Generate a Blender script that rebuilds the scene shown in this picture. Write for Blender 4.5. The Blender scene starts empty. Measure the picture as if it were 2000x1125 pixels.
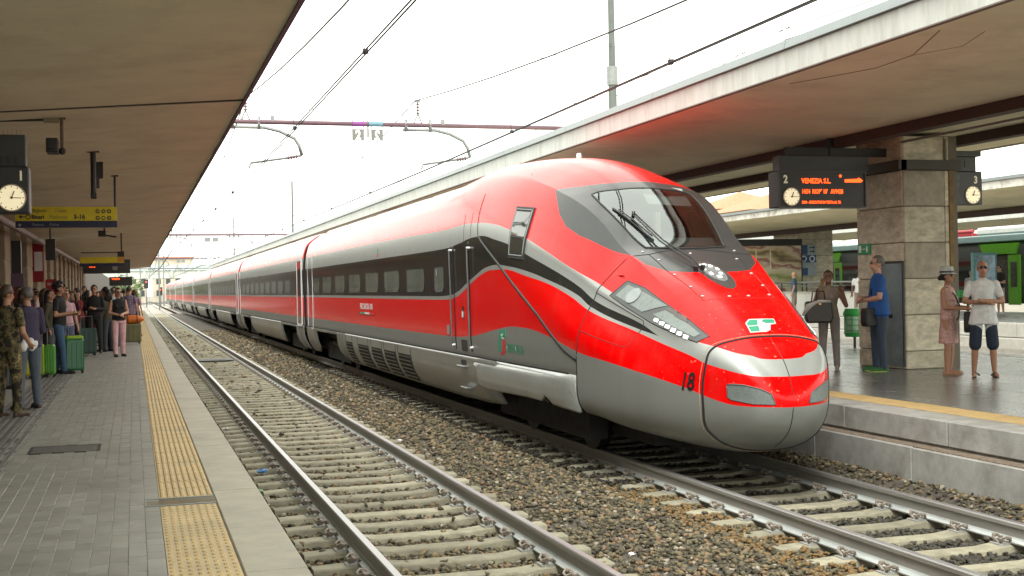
import bpy, bmesh, math, random
import numpy as np
from mathutils import Vector, Matrix
from mathutils.bvhtree import BVHTree
random.seed(7); RNG=np.random.default_rng(7)
R=math.radians
SC=bpy.context.scene; COL=SC.collection
# ------------------------------------------------------------------ camera
CAM_H=2.0843; YAW=.2894; PITCH=-.0006; ROLL=.0189
cd=bpy.data.cameras.new('camera'); cam=bpy.data.objects.new('camera',cd); COL.objects.link(cam); SC.camera=cam
cd.sensor_width=36; cd.sensor_fit='HORIZONTAL'; cd.lens=36*2478.3/2000; cd.clip_start=.1; cd.clip_end=3000
_f=Vector((math.sin(YAW)*math.cos(PITCH),math.cos(YAW)*math.cos(PITCH),math.sin(PITCH)))
_r=Vector((math.cos(YAW),-math.sin(YAW),0)); _u=_r.cross(_f)
_r2=_r*math.cos(ROLL)-_u*math.sin(ROLL); _u2=_r*math.sin(ROLL)+_u*math.cos(ROLL)
cam.matrix_world=Matrix(((_r2.x,_u2.x,-_f.x,0),(_r2.y,_u2.y,-_f.y,0),(_r2.z,_u2.z,-_f.z,CAM_H),(0,0,0,1)))
# ------------------------------------------------------------------ sky and sun (bright overcast)
SUN_EL=R(56); SUN_ROT=R(206)
w=bpy.data.worlds.new('World'); SC.world=w; w.use_nodes=True
nt=w.node_tree; nt.nodes.clear()
sky=nt.nodes.new('ShaderNodeTexSky'); sky.sky_type='NISHITA'; sky.sun_disc=False; sky.sun_elevation=SUN_EL; sky.sun_rotation=SUN_ROT
sky.air_density=1.0; sky.dust_density=1.5; sky.ozone_density=1.0
hs=nt.nodes.new('ShaderNodeHueSaturation'); hs.inputs['Saturation'].default_value=.10
mxs=nt.nodes.new('ShaderNodeMix'); mxs.data_type='RGBA'; mxs.inputs['Factor'].default_value=.75; mxs.inputs[7].default_value=(11.2,11.4,10.3,1)  # even overcast layer
bg=nt.nodes.new('ShaderNodeBackground'); bg.inputs['Strength'].default_value=.15
wo=nt.nodes.new('ShaderNodeOutputWorld')
nt.links.new(sky.outputs[0],hs.inputs['Color']); nt.links.new(hs.outputs[0],mxs.inputs[6]); nt.links.new(mxs.outputs[2],bg.inputs[0]); nt.links.new(bg.outputs[0],wo.inputs[0])
sl=bpy.data.lights.new('sun','SUN'); sl.energy=1.25; sl.angle=R(30); sl.color=(1,.96,.9)
so=bpy.data.objects.new('sun',sl); COL.objects.link(so)
_sd=Vector((math.sin(SUN_ROT)*math.cos(SUN_EL),math.cos(SUN_ROT)*math.cos(SUN_EL),math.sin(SUN_EL)))
so.rotation_euler=_sd.to_track_quat('Z','Y').to_euler(); so.location=(0,0,60)
vs=SC.view_settings; vs.view_transform='Standard'; vs.look='None'; vs.gamma=1; vs.use_curve_mapping=False; vs.exposure=1.1
# ------------------------------------------------------------------ helpers
MATS={}
def mat(name,col,rough=.6,metal=0.,var=.12,scale=6.,coat=0.,bump=0.,bscale=60.,spec=.5,emit=None,estr=0.,stain=None,samt=.5,sscale=1.2,rnd=0.,ior=1.5,aniso=None):
    """procedural principled material: base colour broken by noise, optional stains, bump and per-object tint"""
    if name in MATS: return MATS[name]
    m=bpy.data.materials.new(name); m.use_nodes=True; t=m.node_tree; N=t.nodes; L=t.links
    b=N['Principled BSDF']; b.inputs['Roughness'].default_value=rough; b.inputs['Metallic'].default_value=metal
    b.inputs['Coat Weight'].default_value=coat; b.inputs['Coat Roughness'].default_value=.06; b.inputs['IOR'].default_value=ior
    b.inputs['Specular IOR Level'].default_value=spec
    c=tuple(col)+(1,)
    geo=N.new('ShaderNodeNewGeometry'); mp=N.new('ShaderNodeMapping'); L.new(geo.outputs['Position'],mp.inputs[0])
    if aniso: mp.inputs['Scale'].default_value=aniso
    out=None
    if var>0:
        n=N.new('ShaderNodeTexNoise'); n.inputs['Scale'].default_value=scale; n.inputs['Detail'].default_value=6; n.inputs['Roughness'].default_value=.65
        L.new(mp.outputs[0],n.inputs['Vector'])
        r=N.new('ShaderNodeMapRange'); r.inputs['From Min'].default_value=.3; r.inputs['From Max'].default_value=.7
        r.inputs['To Min'].default_value=1-var*1.6; r.inputs['To Max'].default_value=1+var*1.3
        L.new(n.outputs['Fac'],r.inputs['Value'])
        mx=N.new('ShaderNodeVectorMath'); mx.operation='SCALE'; mx.inputs[0].default_value=col; L.new(r.outputs[0],mx.inputs['Scale']); out=mx.outputs[0]
        rr=N.new('ShaderNodeMapRange'); rr.inputs['From Min'].default_value=.3; rr.inputs['From Max'].default_value=.7; rr.inputs['To Min'].default_value=max(.02,rough*.85); rr.inputs['To Max'].default_value=min(1,rough*1.15)
        L.new(n.outputs['Fac'],rr.inputs['Value']); L.new(rr.outputs[0],b.inputs['Roughness'])
    if rnd>0:
        oi=N.new('ShaderNodeObjectInfo'); r2=N.new('ShaderNodeMapRange'); r2.inputs['To Min'].default_value=1-rnd; r2.inputs['To Max'].default_value=1+rnd
        L.new(oi.outputs['Random'],r2.inputs['Value'])
        m2=N.new('ShaderNodeVectorMath'); m2.operation='SCALE'
        if out: L.new(out,m2.inputs[0])
        else: m2.inputs[0].default_value=col
        L.new(r2.outputs[0],m2.inputs['Scale']); out=m2.outputs[0]
    if stain:
        n2=N.new('ShaderNodeTexNoise'); n2.inputs['Scale'].default_value=sscale; n2.inputs['Detail'].default_value=8; n2.inputs['Roughness'].default_value=.7
        L.new(mp.outputs[0],n2.inputs['Vector'])
        r3=N.new('ShaderNodeMapRange'); r3.inputs['From Min'].default_value=.48; r3.inputs['From Max'].default_value=.68; r3.inputs['To Max'].default_value=samt
        L.new(n2.outputs['Fac'],r3.inputs['Value'])
        mm=N.new('ShaderNodeMix'); mm.data_type='RGBA'; L.new(r3.outputs[0],mm.inputs['Factor'])
        if out: L.new(out,mm.inputs[6])
        else: mm.inputs[6].default_value=c
        mm.inputs[7].default_value=tuple(stain)+(1,); out=mm.outputs[2]
    if out: L.new(out,b.inputs['Base Color'])
    else: b.inputs['Base Color'].default_value=c
    if bump>0:
        n3=N.new('ShaderNodeTexNoise'); n3.inputs['Scale'].default_value=bscale; n3.inputs['Detail'].default_value=5
        L.new(mp.outputs[0],n3.inputs['Vector'])
        bp=N.new('ShaderNodeBump'); bp.inputs['Strength'].default_value=bump; bp.inputs['Distance'].default_value=.02
        L.new(n3.outputs['Fac'],bp.inputs['Height']); L.new(bp.outputs[0],b.inputs['Normal'])
    if emit:
        b.inputs['Emission Color'].default_value=tuple(emit)+(1,); b.inputs['Emission Strength'].default_value=estr
    MATS[name]=m; return m
class MB:
    def __init__(s): s.v=[]; s.f=[]; s.mi=[]
    def add(s,vs,fs,mi=0):
        o=len(s.v); s.v+= [tuple(map(float,p)) for p in vs]; s.f+=[tuple(i+o for i in f) for f in fs]; s.mi+=[mi]*len(fs); return s
    def box(s,x0,x1,y0,y1,z0,z1,mi=0):
        return s.add([(x0,y0,z0),(x1,y0,z0),(x1,y1,z0),(x0,y1,z0),(x0,y0,z1),(x1,y0,z1),(x1,y1,z1),(x0,y1,z1)],
            [(0,3,2,1),(4,5,6,7),(0,1,5,4),(1,2,6,5),(2,3,7,6),(3,0,4,7)],mi)
    def cyl(s,p0,p1,r0,r1=None,n=10,mi=0,cap=True):
        r1=r0 if r1 is None else r1; p0=Vector(p0);p1=Vector(p1); d=(p1-p0).normalized()
        a=d.orthogonal().normalized(); b=d.cross(a)
        vs=[p0+(a*math.cos(2*math.pi*i/n)+b*math.sin(2*math.pi*i/n))*r0 for i in range(n)]+[p1+(a*math.cos(2*math.pi*i/n)+b*math.sin(2*math.pi*i/n))*r1 for i in range(n)]
        fs=[(i,(i+1)%n,n+(i+1)%n,n+i) for i in range(n)]
        if cap: fs+=[tuple(range(n-1,-1,-1)),tuple(range(n,2*n))]
        return s.add(vs,fs,mi)
    def tube(s,pts,r,n=6,mi=0,r1=None):
        pts=[Vector(p) for p in pts]; vs=[];fs=[]; k=len(pts); prev=None
        for i,p in enumerate(pts):
            d=(pts[min(i+1,k-1)]-pts[max(i-1,0)]).normalized()
            a=d.orthogonal().normalized() if prev is None else (prev-d*prev.dot(d)).normalized()
            prev=a; b=d.cross(a); rr=r if r1 is None else r+(r1-r)*i/(k-1)
            vs+=[p+(a*math.cos(2*math.pi*j/n)+b*math.sin(2*math.pi*j/n))*rr for j in range(n)]
        for i in range(k-1):
            for j in range(n): fs.append((i*n+j,i*n+(j+1)%n,(i+1)*n+(j+1)%n,(i+1)*n+j))
        fs+=[tuple(range(n-1,-1,-1)),tuple((k-1)*n+j for j in range(n))]
        return s.add(vs,fs,mi)
    def prism(s,poly,axis,a,b,mi=0):
        """extrude a 2D polygon along an axis from a to b; poly in the other two coords in xyz order"""
        def P(p,t):
            if axis=='x': return (t,p[0],p[1])
            if axis=='y': return (p[0],t,p[1])
            return (p[0],p[1],t)
        n=len(poly); vs=[P(p,a) for p in poly]+[P(p,b) for p in poly]
        fs=[(i,(i+1)%n,n+(i+1)%n,n+i) for i in range(n)]+[tuple(range(n-1,-1,-1)),tuple(range(n,2*n))]
        return s.add(vs,fs,mi)
    def ell(s,c,r,nu=12,nv=8,mi=0):
        vs=[];fs=[]
        for i in range(nv+1):
            t=math.pi*i/nv
            for j in range(nu):
                p=2*math.pi*j/nu; vs.append((c[0]+r[0]*math.sin(t)*math.cos(p),c[1]+r[1]*math.sin(t)*math.sin(p),c[2]+r[2]*math.cos(t)))
        for i in range(nv):
            for j in range(nu): fs.append((i*nu+j,(i+1)*nu+j,(i+1)*nu+(j+1)%nu,i*nu+(j+1)%nu))
        return s.add(vs,fs,mi)
    def mesh(s,name):
        me=bpy.data.meshes.new(name); me.from_pydata(s.v,[],s.f); me.polygons.foreach_set('material_index',s.mi); return me
def fix(me,smooth=False):
    bm=bmesh.new(); bm.from_mesh(me); bmesh.ops.remove_doubles(bm,verts=bm.verts,dist=1e-5); bmesh.ops.recalc_face_normals(bm,faces=bm.faces); bm.to_mesh(me); bm.free()
    if smooth: me.polygons.foreach_set('use_smooth',[True]*len(me.polygons))
def place(name,me,ms,parent=None,world=True):
    o=bpy.data.objects.new(name,me); COL.objects.link(o)
    if not isinstance(ms,(list,tuple)): ms=[ms]
    if len(me.materials)==0:
        for m in ms: me.materials.append(m)
    if parent is not None:
        o.parent=parent
        if world:
            p=parent
            loc=Vector((0,0,0))
            while p is not None: loc+=p.location; p=p.parent
            o.location=-loc
    return o
def obj(name,mb,ms,parent=None,smooth=False,bevel=0.,world=True,fixn=True,seg=1,angle=None):
    me=mb.mesh(name) if isinstance(mb,MB) else mb
    if fixn: fix(me,smooth)
    if angle: 
        me.polygons.foreach_set('use_smooth',[True]*len(me.polygons)); me.set_sharp_from_angle(angle=R(angle))
    o=place(name,me,ms,parent,world)
    if bevel>0:
        md=o.modifiers.new('bevel','BEVEL'); md.width=bevel; md.segments=seg; md.limit_method='ANGLE'; md.angle_limit=R(40)
    return o
def tag(o,label=None,cat=None,group=None,kind=None):
    if label: o['label']=label
    if cat: o['category']=cat
    if group: o['group']=group
    if kind: o['kind']=kind
    return o
def thing(name,label,cat,loc=(0,0,0),rz=0,group=None):
    o=bpy.data.objects.new(name,None); COL.objects.link(o); o.location=loc; o.rotation_euler=(0,0,rz); o.empty_display_size=.2
    return tag(o,label,cat,group)
def struct(name,mb,ms,**k): return tag(obj(name,mb,ms,**k),kind='structure')
def inst(src,parent=None,loc=None,name=None):
    c=src.copy(); COL.objects.link(c)
    if name: c.name=name
    c.parent=parent
    if loc is not None: c.location=loc
    return c
def copy_tree(o,parent=None):
    c=o.copy(); COL.objects.link(c); c.parent=parent
    for ch in list(o.children): copy_tree(ch,c)
    return c
def text_mesh(s,size=1.,shear=0.,sx=1.,align='LEFT',bold=0.,extrude=0.):
    cu=bpy.data.curves.new('lettering','FONT'); cu.body=s; cu.size=size; cu.shear=shear; cu.align_x=align; cu.offset=bold; cu.extrude=extrude; cu.resolution_u=3
    o=bpy.data.objects.new('lettering',cu); COL.objects.link(o); dg=bpy.context.evaluated_depsgraph_get()
    me=bpy.data.meshes.new_from_object(o.evaluated_get(dg)); bpy.data.objects.remove(o); bpy.data.curves.remove(cu)
    co=np.zeros(len(me.vertices)*3); me.vertices.foreach_get('co',co); co=co.reshape(-1,3); co[:,0]*=sx; me.vertices.foreach_set('co',co.ravel()); me.materials.clear()
    return me
def text(name,s,M4,m,parent=None,size=1.,shear=0.,sx=1.,align='LEFT',bold=0.,extrude=.0015):
    """lettering mesh placed by matrix M4 (text x -> M4 col0, text y -> col1)"""
    me=text_mesh(s,size,shear,sx,align,bold,extrude); me.transform(M4); return place(name,me,m,parent)
def frame(o,ex,ey):
    ex=Vector(ex).normalized(); ey=Vector(ey).normalized(); ez=ex.cross(ey)
    return Matrix(((ex.x,ey.x,ez.x,o[0]),(ex.y,ey.y,ez.y,o[1]),(ex.z,ey.z,ez.z,o[2]),(0,0,0,1)))
# ------------------------------------------------------------------ common materials
m_conc=mat('concrete_light',(.36,.345,.31),.85,var=.13,scale=3,bump=.25,bscale=40,stain=(.17,.15,.12),samt=.5)
m_edge=mat('edge_stone',(.41,.38,.305),.8,var=.1,scale=4,bump=.15,stain=(.2,.18,.15),samt=.35)
m_soffit=mat('canopy_plaster',(.70,.67,.49),.9,var=.05,scale=1.3,stain=(.44,.40,.29),samt=.5,sscale=.75,bump=.1)
m_fascia=mat('fascia_paint',(.50,.51,.48),.7,var=.08,scale=2,stain=(.30,.26,.20),samt=.5,sscale=2.2,aniso=(2,2,.4))
m_flash=mat('roof_flashing',(.21,.235,.235),.45,metal=.4,var=.1)
m_trim=mat('drip_trim',(.16,.09,.15),.7,var=.15)
m_dark=mat('dark_metal',(.035,.033,.030),.55,metal=.3,var=.15)
m_black=mat('black_plastic',(.012,.012,.013),.4,var=.1)
m_steel=mat('galvanised_steel',(.22,.235,.23),.45,metal=.6,var=.12,scale=10)
m_rust=mat('rusted_steel',(.17,.11,.085),.75,metal=.2,var=.25,scale=12)
m_paver=mat('grey_paver',(.285,.28,.25),.42,var=.08,scale=5,rnd=.12,stain=(.13,.12,.11),samt=.4,sscale=.9)
m_grout=mat('grout',(.25,.245,.22),.9,var=.1)
m_yelb=mat('yellow_tactile_base',(.52,.41,.235),.75,var=.1,scale=5,rnd=.05,stain=(.34,.28,.19),samt=.5,sscale=1.4)
m_yel=mat('yellow_tactile',(.50,.35,.155),.7,var=.12,scale=5,rnd=.05,stain=(.3,.24,.14),samt=.45,sscale=1.4)
m_darktile=mat('dark_guide_tile',(.10,.10,.095),.6,var=.15,rnd=.1)
m_sleeper=mat('sleeper_concrete',(.30,.28,.205),.9,var=.18,scale=7,bump=.25,stain=(.16,.145,.10),samt=.55,sscale=3,rnd=.2)
m_foot=mat('rail_foot_pale',(.46,.49,.48),.55,metal=.2,var=.15,scale=6,aniso=(1,.2,1))
m_rail=mat('rail_side_rust',(.33,.315,.285),.6,metal=.35,var=.15,scale=4,aniso=(1,.15,1))
m_railtop=mat('rail_head_polish',(.34,.33,.33),.4,metal=.6,var=.08,aniso=(1,.1,1))
m_clip=mat('rail_clip_iron',(.27,.23,.19),.6,metal=.35,var=.3,scale=40)
m_pad=mat('rail_pad_grey',(.34,.34,.32),.7,var=.2,scale=30)
m_tw=mat('print_white',(.78,.76,.74),.5,var=.05); m_tg=mat('print_green',(.03,.26,.15),.5,var=.05); m_tr=mat('print_red',(.55,.02,.03),.5); m_tk=mat('print_black',(.015,.014,.016),.4)
m_glass=mat('tinted_glass',(.03,.035,.032),.035,var=.0,ior=1.75,spec=.6); m_white=mat('white_paint',(.72,.74,.73),.4,var=.05)

# ================================================================== THE SETTING
XN0=1.8387+.7175; XF0=5.7042+.7175    # track centre lines
YMIN,YFAR=-6,420
ZP=.55; ZR=.60                         # left and right platform heights
PE=.90; RE=8.10                        # platform edges
# ground sheet
m_ground=mat('ground_earth',(.20,.18,.145),.95,var=.25,scale=.8,bump=.4)
struct('ground',MB().box(-900,900,-200,1600,-1.2,-.62),m_ground)
m_bal0=mat('ballast_bed',(.085,.075,.06),.95,var=.4,scale=16,bump=.9,bscale=35)
def strip(prof,y0,y1,ny,amp=0):
    mb=MB(); ys=np.linspace(y0,y1,ny+1); k=len(prof)
    mb.add([(p[0],y,p[1]) for y in ys for p in prof],[(i*k+j,i*k+j+1,(i+1)*k+j+1,(i+1)*k+j) for i in range(ny) for j in range(k-1)]); return mb
struct('ballast_bed',strip([(.6,-.30),(1.15,-.255),(3.9,-.255),(4.3,-.19),(4.75,-.19),(5.2,-.255),(7.45,-.255),(7.75,-.07),(8.6,-.03)],-6,400,1),m_bal0,fixn=False)
# ---- ballast stones (stuff, real geometry)
def rock_protos(n):
    out=[]
    for i in range(n):
        bm=bmesh.new()
        for q in range(11):
            d=Vector((random.gauss(0,1),random.gauss(0,1),random.gauss(0,1))).normalized(); bm.verts.new(d*random.uniform(.8,1.2))
        h=bmesh.ops.convex_hull(bm,input=bm.verts); bmesh.ops.delete(bm,geom=[g for g in h['geom_interior'] if isinstance(g,bmesh.types.BMVert)],context='VERTS'); bm.verts.index_update(); bm.faces.ensure_lookup_table()
        v=np.array([p.co[:] for p in bm.verts]); f=np.array([[q.index for q in g.verts] for g in bm.faces]); bm.free()
        out.append((v*np.array([1,random.uniform(.6,.95),random.uniform(.5,.75)]),f))
    return out
ROCKS=rock_protos(9)
def scatter(name,pts,sizes,ms,weights,label,cat='ballast'):
    n=len(pts); VS=[];FS=[];MI=[]; off=0
    kinds=RNG.integers(0,len(ROCKS),n); mids=RNG.choice(len(ms),n,p=weights)
    for k,(v,f) in enumerate(ROCKS):
        idx=np.where(kinds==k)[0]
        if len(idx)==0: continue
        a=RNG.uniform(0,2*np.pi,(len(idx),3)); ca,sa=np.cos(a),np.sin(a); z0=np.zeros(len(idx)); o1=z0+1
        Rz=np.array([[ca[:,0],-sa[:,0],z0],[sa[:,0],ca[:,0],z0],[z0,z0,o1]]).transpose(2,0,1)
        tx=a[:,1]*.16; Rx=np.array([[o1,z0,z0],[z0,np.cos(tx),-np.sin(tx)],[z0,np.sin(tx),np.cos(tx)]]).transpose(2,0,1)
        M=Rz@Rx
        V=np.einsum('nij,vj->nvi',M,v)*sizes[idx][:,None,None]+pts[idx][:,None,:]
        VS.append(V.reshape(-1,3)); FS.append((f[None]+(off+np.arange(len(idx))*len(v))[:,None,None]).reshape(-1,3)); off+=len(idx)*len(v)
        MI.append(np.repeat(mids[idx],len(f)))
    V=np.concatenate(VS).astype(np.float32);Fc=np.concatenate(FS).astype(np.int32);MI=np.concatenate(MI).astype(np.int32)
    me=bpy.data.meshes.new(name); me.vertices.add(len(V)); me.vertices.foreach_set('co',V.ravel()); me.loops.add(Fc.size); me.loops.foreach_set('vertex_index',Fc.ravel())
    me.polygons.add(len(Fc)); me.polygons.foreach_set('loop_start',np.arange(0,Fc.size,3,dtype=np.int32)); me.polygons.foreach_set('material_index',MI); me.update(calc_edges=True)
    o=bpy.data.objects.new(name,me); COL.objects.link(o)
    for m in ms: me.materials.append(m)
    return tag(o,label,cat,kind='stuff')
ms_rock=[mat('stone_grey',(.125,.108,.066),.9,var=.3,scale=30),mat('stone_dark',(.062,.054,.034),.9,var=.3,scale=30),mat('stone_tan',(.20,.155,.085),.9,var=.25,scale=30),mat('stone_pink',(.22,.14,.08),.9,var=.25,scale=30),mat('stone_pale',(.32,.285,.22),.9,var=.2,scale=30)]
wr=[.36,.30,.20,.09,.05]
def rng_pts(x0,x1,y0,y1,dens,zf,jit=.022):
    n=int((x1-x0)*(y1-y0)*dens); x=RNG.uniform(x0,x1,n); y=RNG.uniform(y0,y1,n); z=np.array([zf(a) for a in x])+RNG.uniform(-jit,jit,n)
    return np.c_[x,y,z]
def zbal(x): return float(np.interp(x,[.6,1.15,3.9,4.3,4.75,5.2,7.45,7.75,8.6],[-.29,-.25,-.25,-.185,-.185,-.24,-.25,-.065,-.03]))
P=[];S=[];DK=[];DS=[]
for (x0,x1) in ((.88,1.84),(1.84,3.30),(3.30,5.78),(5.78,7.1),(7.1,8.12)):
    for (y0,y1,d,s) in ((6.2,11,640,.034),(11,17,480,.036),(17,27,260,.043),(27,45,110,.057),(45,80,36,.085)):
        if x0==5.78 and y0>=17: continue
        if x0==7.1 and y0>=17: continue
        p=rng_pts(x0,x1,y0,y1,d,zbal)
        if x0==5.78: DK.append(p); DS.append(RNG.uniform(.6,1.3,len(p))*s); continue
        P.append(p); S.append(RNG.uniform(.6,1.3,len(p))*s)
P=np.concatenate(P);S=np.concatenate(S)
# keep stones off the sleeper tops and rails (partly buried ends are fine)
def on_sleeper(P):
    m=np.zeros(len(P),bool)
    for xc,yo in ((XN0,YN),(XF0,YF_)):
        ph=np.abs(((P[:,1]-yo+.3)%.6)-.3); m|=(np.abs(P[:,0]-xc)<1.17)&(ph<.125)
        for s in (-1,1): m|=np.abs(P[:,0]-xc-s*.752)<.085
    return m
YN,YF_=12.2647,12.2112
k=~on_sleeper(P)|((RNG.random(len(P))<.03)&(np.abs(np.abs(P[:,0]-XN0)-.752)>.1)&(np.abs(np.abs(P[:,0]-XF0)-.752)>.1)); P[:,2]+=np.where(on_sleeper(P),.05,0); scatter('ballast_stones',P[k],S[k],ms_rock,wr,'loose grey and tan ballast stones around and between the two tracks')
DK=np.concatenate(DK);DS=np.concatenate(DS);k=~on_sleeper(DK); scatter('dark_bed_stones',DK[k],DS[k],[mat('stone_darker',(.06,.056,.047),.85,var=.3,scale=30),ms_rock[1]],[.6,.4],'dark ballast stones between the rails of the train track')  # darker stone mix between the rails of the train track
p=rng_pts(5.15,5.68,13.2,40,300,lambda x:-.205,.012); p=p[~on_sleeper(p)]  # near-black stones paint the shade beside the train into the ballast
scatter('shade_stones',p,RNG.uniform(.028,.045,len(p)),[mat('stone_shade_dark',(.035,.03,.024),.95,var=.3,scale=30),ms_rock[1]],[.75,.25],'ballast stones coloured near black as painted shade along the near rail of the train track')
# rusty stained stones beside the far track's near rail and loose dirt along the right platform wall
p=rng_pts(5.0,5.55,6.5,13.5,500,lambda x:-.205,.012); p=p[~on_sleeper(p)]
scatter('rusty_stones',p,RNG.uniform(.02,.04,len(p)),[mat('stone_rusty',(.20,.125,.05),.95,var=.3,scale=25),ms_rock[0]],[.7,.3],'rust stained ballast stones beside the clips of the train track')
# ---- tracks
def rail_profile():
    return [(-.075,-.172),(.075,-.172),(.075,-.160),(.020,-.145),(.010,-.130),(.010,-.052),(.036,-.038),(.036,-.010),(.028,0),(-.028,0),(-.036,-.010),(-.036,-.038),(-.010,-.052),(-.010,-.130),(-.020,-.145),(-.075,-.160)]
def make_rail(xc,parent):
    mb=MB(); pr=rail_profile(); n=len(pr); ys=[-6,6,9,12,16,22,30,45,80,140,220,400]
    vs=[(xc+p[0],y,p[1]) for y in ys for p in pr]; fs=[];
    mb.add(vs,[(i*n+j,i*n+(j+1)%n,(i+1)*n+(j+1)%n,(i+1)*n+j) for i in range(len(ys)-1) for j in range(n)])
    mb.mi=[1 if j in (7,8,9) else 2 if j in (1,2,13,14) else 0 for i in range(len(ys)-1) for j in range(n)]
    return obj('rail',mb,[m_rail,m_railtop,m_foot],parent)
def sleeper_mesh():
    mb=MB(); L=1.2
    # waisted concrete sleeper: higher rail seats, dished middle, tapered sides
    xs=[(-L,-.195),(-.98,-.185),(-.60,-.185),(-.42,-.205),(.42,-.205),(.60,-.185),(.98,-.185),(L,-.195)]
    vs=[]
    for x,z in xs: vs+=[(x,-.13,z-.13),(x,-.10,z-.012),(x,-.088,z),(x,.088,z),(x,.10,z-.012),(x,.13,z-.13)]
    k=6; fs=[(i*k+j,i*k+j+1,(i+1)*k+j+1,(i+1)*k+j) for i in range(len(xs)-1) for j in range(k-1)]
    fs+=[tuple(range(k)),tuple((len(xs)-1)*k+j for j in range(k))]
    mb.add(vs,fs); me=mb.mesh('sleeper'); fix(me); me.materials.append(m_sleeper); return me
def clip_mesh():
    mb=MB()
    for s in (-1,1):   # a bent spring rod each side of a bolt
        mb.tube([(.02,.015*s,.0),(.035,.035*s,.022),(.012,.062*s,.036),(-.02,.062*s,.03),(-.035,.04*s,.012),(-.05,.03*s,.004)],.0105,5)
        mb.ell((.0,.062*s,.03),(.016,.012,.013),6,4)
    mb.cyl((.0,0,-.012),(.0,0,.038),.012,n=6); mb.box(-.05,.05,-.055,.055,-.02,-.006,1)
    me=mb.mesh('rail_clip'); fix(me); me.materials.append(m_clip); me.materials.append(m_pad); return me
SLM=sleeper_mesh(); CLM=clip_mesh()
def make_track(xc,yo,label,y0,y1,yclip):
    T=thing('railway_track',label,'railway track',(xc,0,0))
    for s in (-1,1): make_rail(xc+s*.752,T)
    n0=math.ceil((y0-yo)/.6); n1=int((y1-yo)/.6); cnt=0
    far=MB()
    for i in range(n0,n1):
        y=yo+.6*i
        o=bpy.data.objects.new('sleeper',SLM); COL.objects.link(o); o.parent=T; o.location=(random.uniform(-.012,.012),y,random.uniform(-.004,.003)); o.rotation_euler=(0,0,random.uniform(-.006,.006)); cnt+=1
        if y<yclip:
            for s in (-1,1):
                for t in (-1,1):
                    c=bpy.data.objects.new('rail_clip',CLM); COL.objects.link(c); c.parent=o; c.location=(s*.752+t*.11,0,-.165); c.scale=(1.3,1.35,1.35); c.rotation_euler=(0,0,0 if t>0 else math.pi)
        elif y<70:
            for s in (-1,1):
                for t in (-1,1): far.box(xc+s*.752+t*.105-.04,xc+s*.752+t*.105+.04,y-.06,y+.06,-.185,-.13)
    if far.v: tag(obj('far_rail_clips',far,m_clip,T),kind='stuff')
    return T
make_track(XN0,YN,'empty near railway track with pale concrete sleepers and shiny rails',6.2,150,26)
make_track(XF0,YF_,'railway track under the red train with dark brown rails',6.0,38,17)
# drain cover and litter between the near rails
tag(obj('track_drain_cover',MB().box(1.95,3.15,43.0,44.6,-.2,-.165).box(2.0,3.1,43.05,43.5,-.165,-.15).box(2.0,3.1,43.7,44.1,-.165,-.15),m_dark),'dark metal cover lying between the rails of the near track','cover')
m_lit=mat('litter_white',(.75,.75,.74),.6,var=.05)
def crumple(x,y,z,s):
    mb=MB(); mb.ell((x,y,z),(s,s*.6,s*.35),7,5)
    mb.v=[(p[0]+random.uniform(-.3,.3)*s,p[1]+random.uniform(-.3,.3)*s,p[2]+random.uniform(-.12,.12)*s) for p in mb.v]; return mb
for i,(x,y,s,l) in enumerate([(1.62,9.3,.045,'crumpled white paper scrap beside the near rail close to the camera'),(1.40,21.5,.06,'white paper scrap at the foot of the platform edge'),(3.95,9.9,.035,'small white scrap on the ballast between the two tracks'),(3.75,18.6,.05,'pinkish white scrap on the ballast far between the tracks'),(3.55,33.,.07,'white scrap on the ballast near the second carriage'),(1.30,14.6,.05,'pale green scrap under the platform edge')]):
    tag(obj('paper_scrap',crumple(x,y,-.165,s),m_lit if i!=5 else mat('litter_green',(.25,.42,.28),.6)),l,'litter')
tag(obj('plastic_wrapper',crumple(1.50,16.2,-.165,.07),mat('litter_blue',(.05,.18,.42),.4)),'crumpled blue plastic wrapper beside the near rail','litter')
# ---- left platform
struct('platform_base',MB().box(-30,PE-.03,-6,330,-.6,ZP-.115).box(-30,.05,-6,330,ZP-.115,ZP-.012),m_grout)
m_face=mat('platform_face',(.27,.25,.21),.9,var=.2,scale=3,stain=(.1,.09,.07),samt=.6)
PV=tag(obj('platform_pavement',strip([(-30,ZP-.006),(.148,ZP-.006)],6,330,1),mat('paving_far',(.275,.268,.244),.45,var=.1,scale=1.5,stain=(.13,.12,.11),samt=.4,sscale=.7),fixn=False),kind='structure')
def paver_mesh(w,l,h=.012,b=.0015):
    mb=MB(); x,y=w/2,l/2
    mb.add([(-x,-y,-h),(x,-y,-h),(x,y,-h),(-x,y,-h),(-x,-y,-b),(x,-y,-b),(x,y,-b),(-x,y,-b),(-x+b,-y+b,0),(x-b,-y+b,0),(x-b,y-b,0),(-x+b,y-b,0)],
      [(0,1,5,4),(1,2,6,5),(2,3,7,6),(3,0,4,7),(4,5,9,8),(5,6,10,9),(6,7,11,10),(7,4,8,11),(8,9,10,11)])
    me=mb.mesh('paver'); return me
PW,PL=.105,.21; pm=paver_mesh(PW-.003,PL-.003); fix(pm); pm.materials.append(m_paver)
cells=[]
for j in range(150):
    for i in range(26):
        x=.148-PW/2-i*PW; y=6.6+PL*(j+.5)+(PL/2 if i%2 else 0)
        if x<-.262*y*.36-1.2 or (x<-.98 and y>9.5): 
            if x<-1.35: continue
        if -1.02<x<-.36 and 13.15<y<13.75: continue
        cells.append((x,y))
cells=[c for c in cells if c[0]>-.095*c[1]-.25]
cells.sort(key=lambda c:c[1])
rest=MB()
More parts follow.
